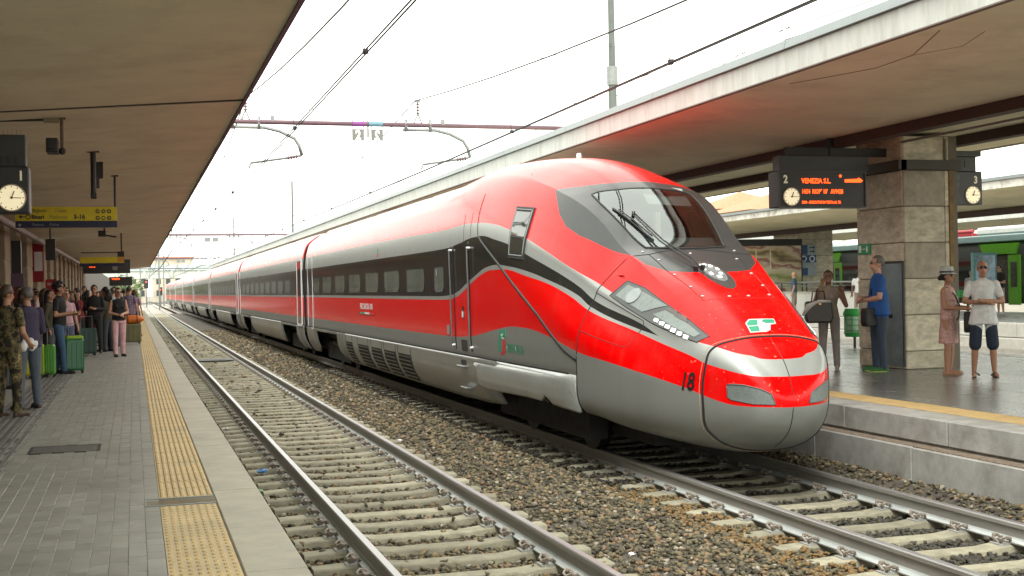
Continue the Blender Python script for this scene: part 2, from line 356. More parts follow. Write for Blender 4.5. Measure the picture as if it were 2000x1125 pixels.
for n,(x,y) in enumerate(cells):
    z=ZP+random.uniform(-.0025,.0015)
    if n<300:
        o=bpy.data.objects.new('paver',pm); COL.objects.link(o); o.parent=PV; o.location=(x,y,z); o.rotation_euler=(random.uniform(-.004,.004),random.uniform(-.006,.006),random.uniform(-.006,.006))
    else:
        a,b=PW/2-.0015,PL/2-.0015; c=.0015
        rest.add([(x-a,y-b,z-.01),(x+a,y-b,z-.01),(x+a,y+b,z-.01),(x-a,y+b,z-.01),(x-a+c,y-b+c,z),(x+a-c,y-b+c,z),(x+a-c,y+b-c,z),(x-a+c,y+b-c,z)],[(4,5,6,7),(0,1,5,4),(1,2,6,5),(2,3,7,6),(3,0,4,7)],random.randrange(3))
tag(obj('paver_field',rest,[m_paver,mat('grey_paver_b',(.27,.265,.24),.42,var=.08,scale=5,stain=(.13,.12,.11),samt=.4,sscale=.9),mat('grey_paver_c',(.30,.295,.265),.42,var=.08,scale=5,stain=(.13,.12,.11),samt=.4,sscale=.9)],PV,fixn=False),kind='stuff')
# yellow tactile strip: tiles with studs near the grate, ribbed tiles beyond
def tact_mesh(kind,w=.392,l=.396):
    mb=MB(); mb.box(-w/2,w/2,-l/2,l/2,-.02,0)
    if kind=='stud':
        for i in range(8):
            for j in range(4):
                x=-w/2+w*(i+.5)/8; y=-l/2+l*(j+.5)/4
                mb.add([(x+.017*math.cos(a),y+.019*math.sin(a),.0005) for a in np.arange(6)*math.pi/3]+[(x+.010*math.cos(a),y+.010*math.sin(a),.007) for a in np.arange(6)*math.pi/3],[(k,(k+1)%6,6+(k+1)%6,6+k) for k in range(6)]+[tuple(range(6,12))])
    else:
        for i in range(8):
            x=-w/2+w*(i+.5)/8
            mb.add([(x-.016,-l/2+.01,.0005),(x-.008,-l/2+.016,.007),(x+.008,-l/2+.016,.007),(x+.016,-l/2+.01,.0005),(x-.016,l/2-.01,.0005),(x-.008,l/2-.016,.007),(x+.008,l/2-.016,.007),(x+.016,l/2-.01,.0005)],[(0,1,5,4),(1,2,6,5),(2,3,7,6),(0,3,2,1),(4,5,6,7)])
    mb.mi=[0]*6+[1]*(len(mb.f)-6); me=mb.mesh('tactile_tile'); fix(me); me.materials.append(m_yelb); me.materials.append(m_yel); return me
TS=tag(obj('tactile_strip',MB().box(.15,.545,-6,330,ZP-.09,ZP-.016),m_grout),kind='structure')
tm_s=tact_mesh('stud'); tm_r=tact_mesh('rib')
for j in range(240):
    y=5.7+.4*j
    if 9.5<y<9.9: continue
    o=bpy.data.objects.new('tactile_tile',tm_s if y<9.6 else tm_r); COL.objects.link(o); o.parent=TS; o.location=(.3475,y,ZP+random.uniform(-.002,.0015)); o.rotation_euler=(0,0,random.uniform(-.004,.004))
TSF=tag(obj('far_tactile_strip',MB().box(.152,.543,101.5,330,ZP-.02,ZP),m_yel,TS),kind='stuff')
# edge stones
ES=tag(obj('platform_edge',MB().box(.55,PE-.045,-6,330,-.55,ZP-.085),m_face),kind='structure')
y=4.1
while y<150:
    l=3.0; o=obj('edge_stone',MB().box(.552,PE,y,y+l-.012,ZP-.11,ZP+random.uniform(-.003,.002)),m_edge,ES,bevel=.008); y+=l
obj('edge_stone',MB().box(.552,PE,y,330,ZP-.11,ZP),m_edge,ES)
# grates
g=thing('drain_grate','narrow metal drain grate across the yellow tactile strip','grate',(.3,9.7,ZP))
obj('channel',MB().box(.06,.55,9.52,9.86,ZP-.05,ZP-.03),m_black,g)
for y in (9.52,9.84): obj('frame',MB().box(.05,.55,y,y+.025,ZP-.03,ZP+.004),m_steel,g)
for i in range(7): obj('slat',MB().box(.06,.55,9.56+i*.04,9.575+i*.04,ZP-.03,ZP+.001),mat('grate_bronze',(.25,.2,.13),.5,metal=.5,var=.2),g)
g=thing('manhole_cover','dark rectangular metal cover set in the grey paving','cover',(-.7,13.45,ZP))
obj('plate',MB().box(-1.0,-.38,13.18,13.72,ZP-.02,ZP+.002),mat('cover_iron',(.10,.095,.085),.55,metal=.3,var=.2,scale=20,bump=.6,bscale=120),g)
obj('frame',MB().box(-1.03,-1.0,13.15,13.75,ZP-.02,ZP+.004).box(-.38,-.35,13.15,13.75,ZP-.02,ZP+.004).box(-1.0,-.38,13.15,13.18,ZP-.02,ZP+.004).box(-1.0,-.38,13.72,13.75,ZP-.02,ZP+.004),m_dark,g)
# dark ribbed guide path
GP=tag(obj('guide_path',MB().box(-1.75,-1.15,7,120,ZP-.02,ZP-.0015),m_darktile),kind='structure')
def guide_mesh():
    mb=MB()
    for i in range(7): mb.box(-.27+i*.09-.018,-.27+i*.09+.018,-.29,.29,-.004,.006)
    me=mb.mesh('guide_tile'); fix(me); me.materials.append(mat('guide_rib',(.16,.16,.15),.55,var=.15,rnd=.1)); return me
gm=guide_mesh()
for j in range(90):
    o=bpy.data.objects.new('guide_tile',gm); COL.objects.link(o); o.parent=GP; o.location=(-1.45,9.0+.6*j,ZP)
# ---- right platform: wall in two tiers, paving, tactile strip
m_wall_l=mat('platform_block',(.34,.335,.315),.85,var=.14,scale=4,bump=.2,stain=(.15,.13,.10),samt=.6,sscale=1.6)
RP=tag(obj('platform_base',MB().box(RE+.19,16.1,-6,330,-.6,ZR-.02),m_face),kind='structure')
m_wet=mat('wet_paving',(.20,.205,.19),.26,var=.14,scale=2.2,stain=(.09,.09,.082),samt=.6,sscale=.7,aniso=(1,.6,1),spec=.6)
RPV=tag(obj('platform_pavement',strip([(9.02,ZR-.004),(15.86,ZR-.004)],-6,330,1),m_grout,fixn=False),kind='structure')
for j in range(26):
    for i in range(7):
        y=8.0+j*.9; x0=9.03+i*.975; o=obj('paving_slab',MB().box(x0,x0+.968,y,y+.893,ZR-.02,ZR+random.uniform(-.0012,.0008)),m_wet,RPV,fixn=False)
obj('far_paving',MB().box(9.03,15.85,31.4,330,ZR-.02,ZR),m_wet,RPV)
RES=tag(obj('platform_edge',MB().box(RE+.03,8.56,-6,330,.25,ZR-.09),m_face),kind='structure')
y=5.4
while y<60:
    obj('edge_block',MB().box(RE,8.55,y,y+1.985,.33,ZR+random.uniform(-.003,.002)),m_wall_l,RES,bevel=.012)
    obj('foot_block',MB().box(RE-.2,RE+.02,y+.35,y+2.34,-.25,.30+random.uniform(-.006,.004)),m_wall_l,RES,bevel=.012); y+=2.0
obj('edge_block',MB().box(RE,8.55,y,330,.33,ZR),m_wall_l,RES); obj('foot_block',MB().box(RE-.2,RE+.02,y+.35,330,-.25,.30),m_wall_l,RES)
m_dirt=mat('ledge_dirt',(.20,.155,.115),.95,var=.3,scale=20,bump=.5)
obj('ledge_dirt',MB().box(RE-.17,RE-.002,5,80,.28,.309),m_dirt,RES)
RTS=tag(obj('tactile_strip',MB().box(8.56,9.02,-6,330,ZR-.09,ZR-.016),m_grout),kind='structure')
tm2=tact_mesh('rib',.396,.44)
for j in range(70):
    o=bpy.data.objects.new('tactile_tile',tm2); COL.objects.link(o); o.parent=RTS; o.location=(8.79,6.2+.4*j,ZR+random.uniform(-.002,.001)); o.rotation_euler=(0,0,math.pi/2)
obj('far_tactile_strip',MB().box(8.57,9.01,34,330,ZR-.02,ZR),m_yel,RTS)
obj('edge_block',MB().box(15.86,16.22,-6,330,.1,ZR+.004),m_wall_l,RP)
# ground strip of pale ballast, hidden and visible tracks beyond, third platform
struct('ballast_field',strip([(16.1,-.25),(27.2,-.25)],-6,330,1),mat('pale_ballast',(.34,.28,.20),.95,var=.3,scale=9,bump=.8,bscale=30),fixn=False)

# ================================================================== CANOPIES
def canopy(name,label,prof_under,thick,segs,fascia_x=None,flat_end=None):
    T=thing(name,label,'canopy',(prof_under[0][0],segs[0][0],0))
    for (a,b) in segs:
        poly=list(prof_under)+[(p[0],p[1]+t) for p,t in zip(reversed(prof_under),reversed(thick))]
        obj('canopy_slab',MB().prism(poly,'y',a+.012,b-.012),m_soffit,T,bevel=.01)
    return T
# left canopy: soffit rises towards the track
LSEG=[(-6,5.1),(5.1,17.15),(17.15,29.2),(29.2,41.2),(41.2,53.2),(53.2,65.2),(65.2,89),(89,126)]
CL=canopy('platform_canopy','wide concrete canopy over the left platform, brown underside',[(-9.5,3.85),(-4.2,4.22),(1.45,4.645)],[.5,.4,.26],LSEG)
for a,b in LSEG: obj('edge_trim',MB().box(1.43,1.475,a,b,4.615,4.66),m_trim,CL)
obj('joint_filler',MB().box(-9,1.4,17.13,17.17,4.62,4.7),m_dark,CL)
obj('joint_cover',MB().prism([(-9.4,3.84),(1.43,4.628),(1.43,4.640),(-9.4,3.852)],'y',17.11,17.19),m_dark,CL)
# right canopy: two wings, fascia and flashing
RSEG=[(-6,9.5),(9.5,25.5),(25.5,41.5),(41.5,57.5),(57.5,73.5),(73.5,97),(97,135)]
CR=canopy('platform_canopy','broad concrete canopy over the right platform with pale fascia',[(7.56,4.575),(11.1,4.46),(14.0,4.58),(16.9,4.76)],[.24,.4,.4,.2],RSEG)
for a,b in RSEG:
    obj('fascia',MB().box(7.50,7.558,a+.01,b-.01,4.565,4.845),m_fascia,CR)
    obj('fascia',MB().box(16.905,16.96,a+.01,b-.01,4.73,4.99),m_fascia,CR)
    n=int((b-a)/4)
    for k in range(n): obj('flashing',MB().prism([(7.44,4.852),(7.72,4.852),(7.72,4.985),(7.47,4.96)],'y',a+k*(b-a)/n+.005,a+(k+1)*(b-a)/n-.005),m_flash,CR)
    obj('edge_trim',MB().box(7.497,7.565,a,b,4.556,4.571),mat('drip_brown',(.16,.12,.10),.8),CR)
obj('duct_beam',MB().box(11.15,11.38,-6,130,4.30,4.46),mat('brown_beam',(.055,.035,.03),.7,var=.2),CR)
obj('duct_beam',MB().box(13.75,13.98,-6,130,4.40,4.57),mat('brown_beam',(.055,.035,.03),.7),CR)
for y in np.arange(7.,60,1.9): obj('hanger_clip',MB().box(11.2,11.32,y,y+.06,4.45,4.50),m_dark,CR)
obj('conduit',MB().tube([(12.2,-5,4.40),(12.2,18.4,4.36),(12.3,18.7,4.3)],.02,6),m_steel,CR)
# peeled plaster patch near the fascia
obj('plaster_crack',MB().tube([(7.75,10.9,4.566),(8.0,11.5,4.558),(8.25,12.1,4.551),(8.3,12.9,4.549),(8.1,13.6,4.556),(7.9,14.2,4.562)],.0045,4),m_rust,CR)
obj('plaster_crack',MB().tube([(8.25,12.1,4.551),(8.45,11.5,4.545),(8.2,10.8,4.552)],.003,4),m_rust,CR)
# ================================================================== stone pillars
m_trav=mat('travertine',(.57,.52,.395),.8,var=.2,scale=5,bump=.2,stain=(.24,.21,.15),samt=.65,sscale=2.4,rnd=.12,aniso=(1,1,2))
m_joint=mat('stone_joint',(.16,.14,.105),.9,var=.1)
def oct_pillar(name,label,x0,x1,y0,y1,z0,z1,ch,course=.75,first=.28,group=None,detail=True):
    T=thing(name,label,'pillar',((x0+x1)/2,(y0+y1)/2,z0),group=group)
    def ring(i): a=ch-i*.4; return [(x0+ch,y0+i),(x1-ch,y0+i),(x1-i,y0+ch),(x1-i,y1-ch),(x1-ch,y1-i),(x0+ch,y1-i),(x0+i,y1-ch),(x0+i,y0+ch)] if ch>0 else [(x0+i,y0+i),(x1-i,y0+i),(x1-i,y1-i),(x0+i,y1-i)]
    obj('core',MB().prism(ring(.02),'z',z0,z1),m_joint,T)
    z=z0; h=first
    while z<z1-.02:
        t=min(z+h,z1); obj('stone_block',MB().prism(ring(0.),'z',z+.008,t-.008),m_trav,T,bevel=.012); z=t; h=course
    return T
PX0,PX1,PY0,PY1=12.18,13.28,18.22,19.62
PILL=thing('stone_pillar','square stone pillar carrying the display boards beside the waiting travellers','pillar',(12.9,18.9,ZR))
obj('core',MB().box(PX0+.03,PX1-.03,PY0+.03,PY1-.03,ZR,4.47),m_joint,PILL)
z=ZR;h=.30;row=0
m_trav2=mat('travertine_dark',(.33,.29,.22),.75,var=.18,scale=5,bump=.2,stain=(.15,.125,.09),samt=.6,sscale=2.4,rnd=.09)
while z<4.46:
    t=min(z+h,4.465); a,b=z+.006,t-.006
    # left face block, front-left block, front-right block (chamfered), back block
    obj('stone_block',MB().box(PX0,PX0+.62,PY0+.03,PY1,a,b),m_trav,PILL,bevel=.012)
    obj('stone_block',MB().prism([(PX0+.01,PY0+.028),(PX0+.03,PY0),(12.98,PY0),(12.98,PY0+.5),(PX0+.63,PY0+.5),(PX0+.63,PY0+.028)],'z',a,b),m_trav2 if row in (3,5) else m_trav,PILL,bevel=.012)
    obj('stone_block',MB().prism([(12.985,PY0),(13.06,PY0),(13.14,PY0+.10),(PX1,PY0+.12),(PX1,PY1),(12.985,PY1)],'z',a,b),m_trav,PILL,bevel=.012)
    z=t;h=.60;row+=1
obj('rust_channel',MB().box(13.07,13.14,PY0-.01,PY0+.09,2.05,3.9),mat('rust_pipe',(.20,.12,.04),.8,var=.3,scale=8),PILL)
obj('bracket_beam',MB().box(12.10,13.25,PY0-.10,PY0+.02,3.90,4.06).box(12.05,12.2,PY0-.1,PY1,3.90,4.06),mat('bracket_brown',(.05,.042,.03),.6,var=.2),PILL)
obj('conduit',MB().tube([(13.0,PY0-.02,4.42),(13.0,PY0-.02,4.06)],.022,6),mat('conduit_grey',(.22,.2,.16),.6),PILL)
# grey service door on the left face, exit sign
dr=obj('service_door',MB().box(PX0-.012,PX0+.01,18.26,19.05,ZR+.04,2.36),mat('door_greygreen',(.22,.29,.295),.5,var=.15,scale=3,stain=(.07,.08,.08),samt=.5),PILL,bevel=.006)
obj('lock',MB().cyl((PX0-.03,18.6,1.48),(PX0,18.6,1.48),.04,n=12),m_black,dr); obj('frame',MB().box(PX0-.02,PX0+.01,19.05,19.09,ZR+.04,2.40).box(PX0-.02,PX0+.01,18.23,18.26,ZR+.04,2.40).box(PX0-.02,PX0+.01,18.26,19.05,2.36,2.40),m_dark,dr)
sg=thing('exit_sign','small green emergency exit sign on the stone pillar','sign',(PX0-.02,19.4,2.62))
obj('plate',MB().box(PX0-.03,PX0-.003,19.18,19.56,2.54,2.72),mat('sign_green',(.02,.30,.12),.5,var=.05),sg)
xx=PX0-.034
def arrow_figure(mb,y0,z0,s):
    mb.add([(xx,y0,z0),(xx,y0-s,z0),(xx,y0-s,z0+.012),(xx,y0,z0+.012)],[(0,1,2,3)])
mb=MB(); mb.box(xx-.002,xx,19.44,19.52,2.57,2.69).box(xx-.003,xx,19.30,19.43,2.624,2.634).box(xx-.003,xx,19.24,19.28,2.58,2.66).box(xx-.003,xx,19.25,19.27,2.66,2.685); obj('pictogram',mb,m_tw,sg)
# far pillars of the right platform (seen beyond the train roof and behind)
for i,y in enumerate((36.5,55,73)):
    oct_pillar('stone_pillar',['stone pillar further along the right platform, behind the train','second stone pillar down the right platform hidden by the train','farthest stone pillar of the right platform'][i],12.2,13.6,y,y+1.4,ZR,4.47,.0)
# ================================================================== departure boards
m_case=mat('board_case',(.03,.03,.03),.5,var=.1); m_case2=mat('board_case_grey',(.05,.052,.05),.5,metal=.3,var=.1)
m_led=mat('led_orange',(.6,.08,.01),.5,var=0,emit=(1,.075,.008),estr=1.5)
m_clock=mat('clock_face',(.80,.72,.50),.5,var=.03,emit=(1,.86,.55),estr=.28)
m_hand=mat('clock_hand',(.12,.07,.03),.5)
def clock(c,r,parent,fy=-1):
    """round clock facing -y at centre c"""
    cl=obj('clock',MB().cyl((c[0],c[1],c[2]),(c[0],c[1]-.012,c[2]),r,n=32),m_clock,parent)
    obj('clock_rim',MB().tube([(c[0]+r*1.02*math.cos(a),c[1]-.006,c[2]+r*1.02*math.sin(a)) for a in np.linspace(0,2*math.pi,33)],.010,6),mat('clock_rim',(.5,.42,.3),.4),cl)
    for k in range(12):
        a=k*math.pi/6; mb=MB(); mb.cyl((c[0]+r*.80*math.cos(a),c[1]-.015,c[2]+r*.80*math.sin(a)),(c[0]+r*.92*math.cos(a),c[1]-.015,c[2]+r*.92*math.sin(a)),.006,n=4); obj('hour_mark',mb,m_hand,cl)
    for ang,l,w_ in ((math.radians(90-92),.72,.006),(math.radians(90-31-60),.5*0+.0,.0)):
        if l>0: obj('clock_hand',MB().cyl((c[0],c[1]-.02,c[2]),(c[0]+r*l*math.cos(ang),c[1]-.02,c[2]+r*l*math.sin(ang)),w_,n=4),m_hand,cl)
    ang=math.radians(90-22); obj('clock_hand',MB().cyl((c[0],c[1]-.024,c[2]),(c[0]+r*.55*math.cos(ang),c[1]-.024,c[2]+r*.55*math.sin(ang)),.008,n=4).cyl((c[0],c[1]-.03,c[2]),(c[0],c[1]-.01,c[2]),.016,n=8),m_hand,cl)
    return cl
def ytext(name,s,x,y,z,size,m,parent,sx=1.,bold=0.,align='LEFT',shear=0.):
    return text(name,s,frame((x,y,z),(1,0,0),(0,0,1)),m,parent,size,shear,sx,align,bold)
DB=thing('departure_board','black departure board with orange letters and clock, number 2, left of the pillar','departure board',(11.2,18.55,ZR))
BY=18.55; bx0,bx1=10.08,11.70; 
obj('case',MB().box(bx0,bx1,BY,BY+.35,3.30,3.905),m_case,DB,bevel=.015)
obj('upper_case',MB().box(bx0+.06,bx1+.1,BY+.06,BY+.30,3.905,4.16),m_case2,DB,bevel=.01); obj('bezel',MB().box(bx0-.0,bx0+.03,BY-.02,BY,3.30,3.905).box(bx1-.03,bx1,BY-.02,BY,3.30,3.905).box(bx0+.03,bx1-.03,BY-.02,BY,3.87,3.905).box(bx0+.03,bx1-.03,BY-.02,BY,3.30,3.325),m_case2,DB)
obj('mounting_arm',MB().box(10.3,12.2,BY+.12,BY+.2,4.16,4.3).box(11.1,11.2,BY+.1,BY+.22,4.16,4.46),m_dark,DB)
clock((10.30,BY-.024,3.475),.140,DB)
ytext('platform_number','2',10.16,BY-.026,3.70,.18,mat('print_cream',(.62,.58,.45),.5,emit=(1,.9,.6),estr=.08),DB,sx=.85,bold=.006)
ytext('led_line','VENEZIA S.L.',10.50,BY-.006,3.70,.112,m_led,DB,sx=.86,bold=.003)
ytext('led_line','14:54  RIOP° 10\'   AV9428',10.50,BY-.006,3.53,.100,m_led,DB,sx=.70,bold=.003)
ytext('led_line','2000 - EXECUTIVE IN TESTA AL TR',10.50,BY-.006,3.365,.062,m_led,DB,sx=.76,bold=.002)
obj('led_train_symbol',MB().prism([(11.30,3.715),(11.60,3.715),(11.645,3.745),(11.60,3.775),(11.56,3.795),(11.54,3.775),(11.30,3.765)],'y',BY-.008,BY-.004),m_led,DB)
obj('led_dot',MB().cyl((11.22,BY-.004,3.82),(11.22,BY-.01,3.82),.024,n=12),m_led,DB)
DB3=thing('departure_board','black departure board with clock, number 3, half hidden behind the pillar','departure board',(14.6,20.2,ZR))
BY=20.2; bx0,bx1=13.3,15.22
obj('case',MB().box(bx0,bx1,BY,BY+.35,3.46,4.08),m_case,DB3,bevel=.015); U3=obj('upper_case',MB().box(bx0+.1,bx1-.1,BY+.04,BY+.32,4.08,4.36),m_case2,DB3,bevel=.01); obj('cap',MB().box(bx0+.05,bx1-.02,BY+.0,BY+.34,4.36,4.46),m_case2,U3)
for k in range(9): obj('vent_slot',MB().box(bx0+.45+k*.14,bx0+.54+k*.14,BY+.03,BY+.05,4.16,4.28),m_black,U3)
clock((15.0,BY-.004,3.64),.155,DB3); ytext('platform_number','3',15.03,BY-.006,3.86,.19,mat('print_cream',(.62,.58,.45),.5),DB3,sx=.85,bold=.006)
for z in (3.93,3.79): obj('dark_row',MB().box(14.0,14.72,BY-.006,BY-.002,z,z+.08),mat('led_off',(.05,.05,.048),.4),DB3)
ytext('led_line','E\' VIETATO',14.22,BY-.006,3.58,.09,m_led,DB3,sx=.75,bold=.003)
DB1=thing('departure_board','dark board with lit clock and number 1 hanging under the left canopy','departure board',(-2.2,16.5,ZP))
BY=16.5
obj('case',MB().box(-3.1,-1.205,BY,BY+.35,3.10,3.67),m_case,DB1,bevel=.015); obj('upper_case',MB().box(-3.0,-1.24,BY+.05,BY+.3,3.67,4.06),m_case2,DB1,bevel=.01); obj('mounting_arm',MB().box(-2.3,-2.1,BY+.1,BY+.25,4.06,4.40),m_dark,DB1)
for k in range(5): obj('vent_slot',MB().box(-1.72+k*.085,-1.67+k*.085,BY+.04,BY+.06,3.70,3.79),m_black,DB1)
clock((-1.405,BY-.004,3.285),.155,DB1); ytext('platform_number','1',-1.33,BY-.006,3.50,.16,mat('print_cream',(.62,.58,.45),.5),DB1,sx=.85,bold=.006)
mb=MB()
for k in range(14): mb.cyl((-1.95+k*.05,BY+.18,4.06),(-1.95+k*.05,BY+.18,4.15),.003,n=3)
obj('bird_spikes',mb,m_steel,DB1)
# hanging yellow and blue sign
m_sy=mat('sign_yellow',(.60,.50,.01),.5,var=.05); m_sb=mat('sign_blue',(.008,.010,.045),.45,var=.05)
YS=thing('direction_sign','yellow and blue direction sign hanging from the left canopy','sign',(-1.1,27,ZP))
SY=27.
obj('yellow_panel',MB().box(-2.24,-.305,SY,SY+.1,3.59,3.87),m_sy,YS); obj('blue_panel',MB().box(-2.24,-.305,SY,SY+.1,3.455,3.588),m_sb,YS)
mk=m_tk; yv=SY-.004
ytext('sign_text','Biglietti',-1.92,yv,3.76,.10,mk,YS,sx=.9); ytext('sign_text','Ticket',-1.50,yv,3.76,.10,mat('print_grey',(.2,.17,.03),.5),YS,sx=.9)
ytext('sign_text','Binari',-1.94,yv,3.63,.11,mk,YS,sx=.95,bold=.004); ytext('sign_text','Platforms',-1.60,yv,3.63,.105,mat('print_grey',(.2,.17,.03),.5),YS,sx=.85); ytext('sign_text','3-16',-1.14,yv,3.63,.12,mk,YS,sx=1.0,bold=.004)
ytext('sign_text','Padova',-1.92,yv,3.49,.075,mat('print_dim',(.25,.25,.3),.5),YS); ytext('sign_text','Police',-1.6,yv,3.49,.075,mat('print_dim',(.25,.25,.3),.5),YS)
obj('arrow',MB().prism([(-2.18,3.67),(-2.12,3.71),(-2.12,3.68),(-2.05,3.68),(-2.05,3.66),(-2.12,3.66),(-2.12,3.63)],'y',yv-.002,yv),mk,YS)
obj('arrow',MB().prism([(-2.16,3.54),(-2.20,3.50),(-2.17,3.50),(-2.17,3.47),(-2.15,3.47),(-2.15,3.50),(-2.12,3.50)],'y',yv-.002,yv),mat('print_dim',(.25,.25,.3),.5),YS)
for (x,z) in ((-2.0,3.665),): obj('roundel',MB().tube([(x+.04*math.cos(a),yv,z+.04*math.sin(a)) for a in np.linspace(0,2*math.pi,17)],.010,5),mk,YS)
for k,(x,z) in enumerate(((-.57,3.78),(-.46,3.78),(-.68,3.645),(-.57,3.645),(-.46,3.645),(-.68,3.78))):
    if k in (3,): obj('roundel',MB().tube([(x+.032*math.cos(a),yv,z+.032*math.sin(a)) for a in np.linspace(0,2*math.pi,17)],.008,5),mk,YS)
    else:
        r=obj('roundel',MB().cyl((x,SY,z),(x,yv-.001,z),.042,n=18),mk,YS); obj('symbol',MB().box(x-.018,x+.02,yv-.004,yv-.001,z-.012,z+.014),m_sy,r)
for (x,zt) in ((-.34,4.52),(-2.1,4.38)): h_=obj('hanger',MB().cyl((x,SY+.05,3.87),(x,SY+.05,zt),.022,n=8).box(x-.07,x+.07,SY-.02,SY+.12,zt-.03,zt),m_dark,YS)
# hanging poles and cameras on the left canopy
def hang_pole(label,x,y,zt,zb,r=.03,box=None):
    T=thing('ceiling_pole',label,'pole',(x,y,zt)); obj('flange',MB().box(x-.1,x+.1,y-.08,y+.08,zt-.02,zt+.01),m_dark,T); obj('pole',MB().cyl((x,y,zb),(x,y,zt),r,n=8),m_dark,T)
    if box: obj('fitting',MB().box(*box),m_dark,T,bevel=.01)
    return T
hang_pole('thick dark pole hanging from the left canopy in front of the yellow sign',-.62,22.4,4.50,3.72,.045,(-.67,-.57,22.35,22.45,3.70,3.80))
hang_pole('thinner dark pole hanging close behind the thick pole',-.60,24.2,4.50,4.02,.035,(-.65,-.5,24.15,24.25,4.2,4.5))
CM=thing('security_camera','security camera on a short drop pole under the left canopy','camera',(-.9,18,4.53))
obj('junction_box',MB().box(-1.12,-.92,17.95,18.05,4.40,4.49),mat('box_beige',(.25,.23,.15),.6),CM,bevel=.008); obj('pole',MB().cyl((-.89,18,4.0),(-.89,18,4.48),.022,n=8).cyl((-.95,18,4.46),(-.84,18,4.46),.02,n=6),m_rust,CM)
obj('housing',MB().box(-1.08,-.93,17.75,18.1,3.98,4.17),m_dark,CM,bevel=.01); obj('lens',MB().cyl((-1.0,17.75,4.07),(-1.0,17.70,4.07),.05,n=12),m_black,CM); obj('joint',MB().ell((-.89,18,4.02),(.05,.05,.05),8,6),m_dark,CM)
tag(obj('ceiling_conduit',MB().tube([(-1.1,18,4.44),(-2.2,18,4.40),(-4.0,18,4.27)],.022,6),m_dark),'thin conduit running across the left canopy to the camera','conduit')
CM2=thing('security_camera','small camera bracket under the left canopy above the crowd','camera',(-.95,46,4.46)); obj('housing',MB().box(-1.15,-.9,45.8,46.2,4.10,4.3),m_dark,CM2); obj('arm',MB().tube([(-.95,46,4.46),(-.95,46,4.15),(-.55,46,4.08)],.03,6),m_dark,CM2)
# boards and signs further down the left platform
def far_board(label,x0,x1,y,z0,z1,led):
    T=thing('departure_board',label,'departure board',((x0+x1)/2,y,ZP)); obj('case',MB().box(x0,x1,y,y+.3,z0,z1),m_case,T)
    for k,(a,b) in enumerate(led): ytext('led_line',b,x0+a*(x1-x0),y-.006,z1-.16-.17*k,.13,m_led,T,sx=.9,bold=.005)
    return T
FB=far_board('small board with red letters hanging far down the left platform',-2.1,-.15,58,3.02,3.62,[(.12,'MILANO C'),(.12,'15:12')])
obj('grille',MB().box(-.62,-.2,57.98,58.0,3.08,3.5),m_case2,FB); obj('clock',MB().cyl((-.78,58,3.26),(-.78,57.98,3.26),.12,n=16),mat('clock_grey',(.2,.2,.19),.5),FB)
FB2=far_board('more distant board with red letters near the end of the left canopy',-1.35,-.1,76,2.60,3.1,[(.1,'TORINO'),])
FS=thing('direction_sign','distant yellow direction sign above the crowd on the left platform','sign',(-1.2,52,ZP)); obj('yellow_panel',MB().box(-2.0,-.35,52,52.1,3.33,3.56),m_sy,FS); obj('blue_panel',MB().box(-2.0,-.35,52,52.1,3.20,3.328),m_sb,FS); obj('symbol',MB().box(-.6,-.35,51.98,52.0,3.36,3.55),mat('sign_orange',(.5,.22,.02),.5),FS); obj('hanger',MB().box(-.6,-.35,52.02,52.08,3.56,3.78).box(-1.95,-.6,52.03,52.07,3.72,3.76).cyl((-.45,52.05,3.78),(-.45,52.05,4.5),.03,n=6),m_dark,FS)
# long lighting rail under the left canopy
tag(obj('light_rail',MB().box(-3.05,-2.9,30,110,3.86,3.97).box(-3.02,-2.93,30,110,3.84,3.86),mat('rail_fitting',(.16,.14,.11),.5,var=.1)),'long slim lighting rail running along under the left canopy','light rail')
tag(obj('hanging_screen',MB().box(-2.75,-2.45,44,44.15,3.25,3.95).cyl((-2.6,44.07,3.95),(-2.6,44.07,4.3),.03,n=6),m_case),'dark upright hanging panel beyond the yellow sign','screen')
# ================================================================== station facade behind the left platform
FA=thing('station_facade','pale stone station front with pilasters and doorways behind the waiting crowd','building',(-5.2,40,ZP))
m_fac=mat('facade_stone',(.34,.29,.20),.8,var=.14,scale=3,stain=(.2,.16,.1),samt=.4,rnd=.06); m_facd=mat('facade_dark',(.06,.05,.04),.8,var=.15); m_win=mat('window_bright',(.55,.6,.58),.3,var=.1,emit=(.8,.9,.88),estr=.35)
obj('wall',MB().box(-9,-4.4,-6,330,ZP,5.2),m_facd,FA)
yy=33.
for k in range(16):
    w_=1.5 if k%3 else 2.2
    obj('pilaster',MB().box(-4.4,-3.4,yy,yy+w_,ZP,4.25),m_fac,FA,bevel=.02)
    for z in (1.3,2.2,3.1): obj('stone_course',MB().box(-4.41,-3.385,yy-.01,yy+w_+.01,z,z+.82),m_fac,FA,bevel=.015)
    yy+=w_+2.3
obj('shop_window',MB().box(-4.38,-4.1,51.2,53.,ZP+1.2,3.2),m_win,FA); obj('shop_window',MB().box(-4.38,-4.1,38.7,40.6,1.9,2.7),m_win,FA)
m_redsign=mat('red_sign',(.30,.01,.02),.5,var=.08)
SO=thing('red_sign','red SOS panel standing before the station front','sign',(-2.95,50,ZP)); obj('panel',MB().box(-3.15,-2.75,50,50.12,1.9,2.7),m_redsign,SO); ytext('sign_text','SOS',-3.08,49.99,2.48,.13,m_tw,SO); obj('post',MB().box(-3.1,-3.04,50,50.1,ZP,1.9).box(-2.86,-2.8,50,50.1,ZP,1.9),m_dark,SO)
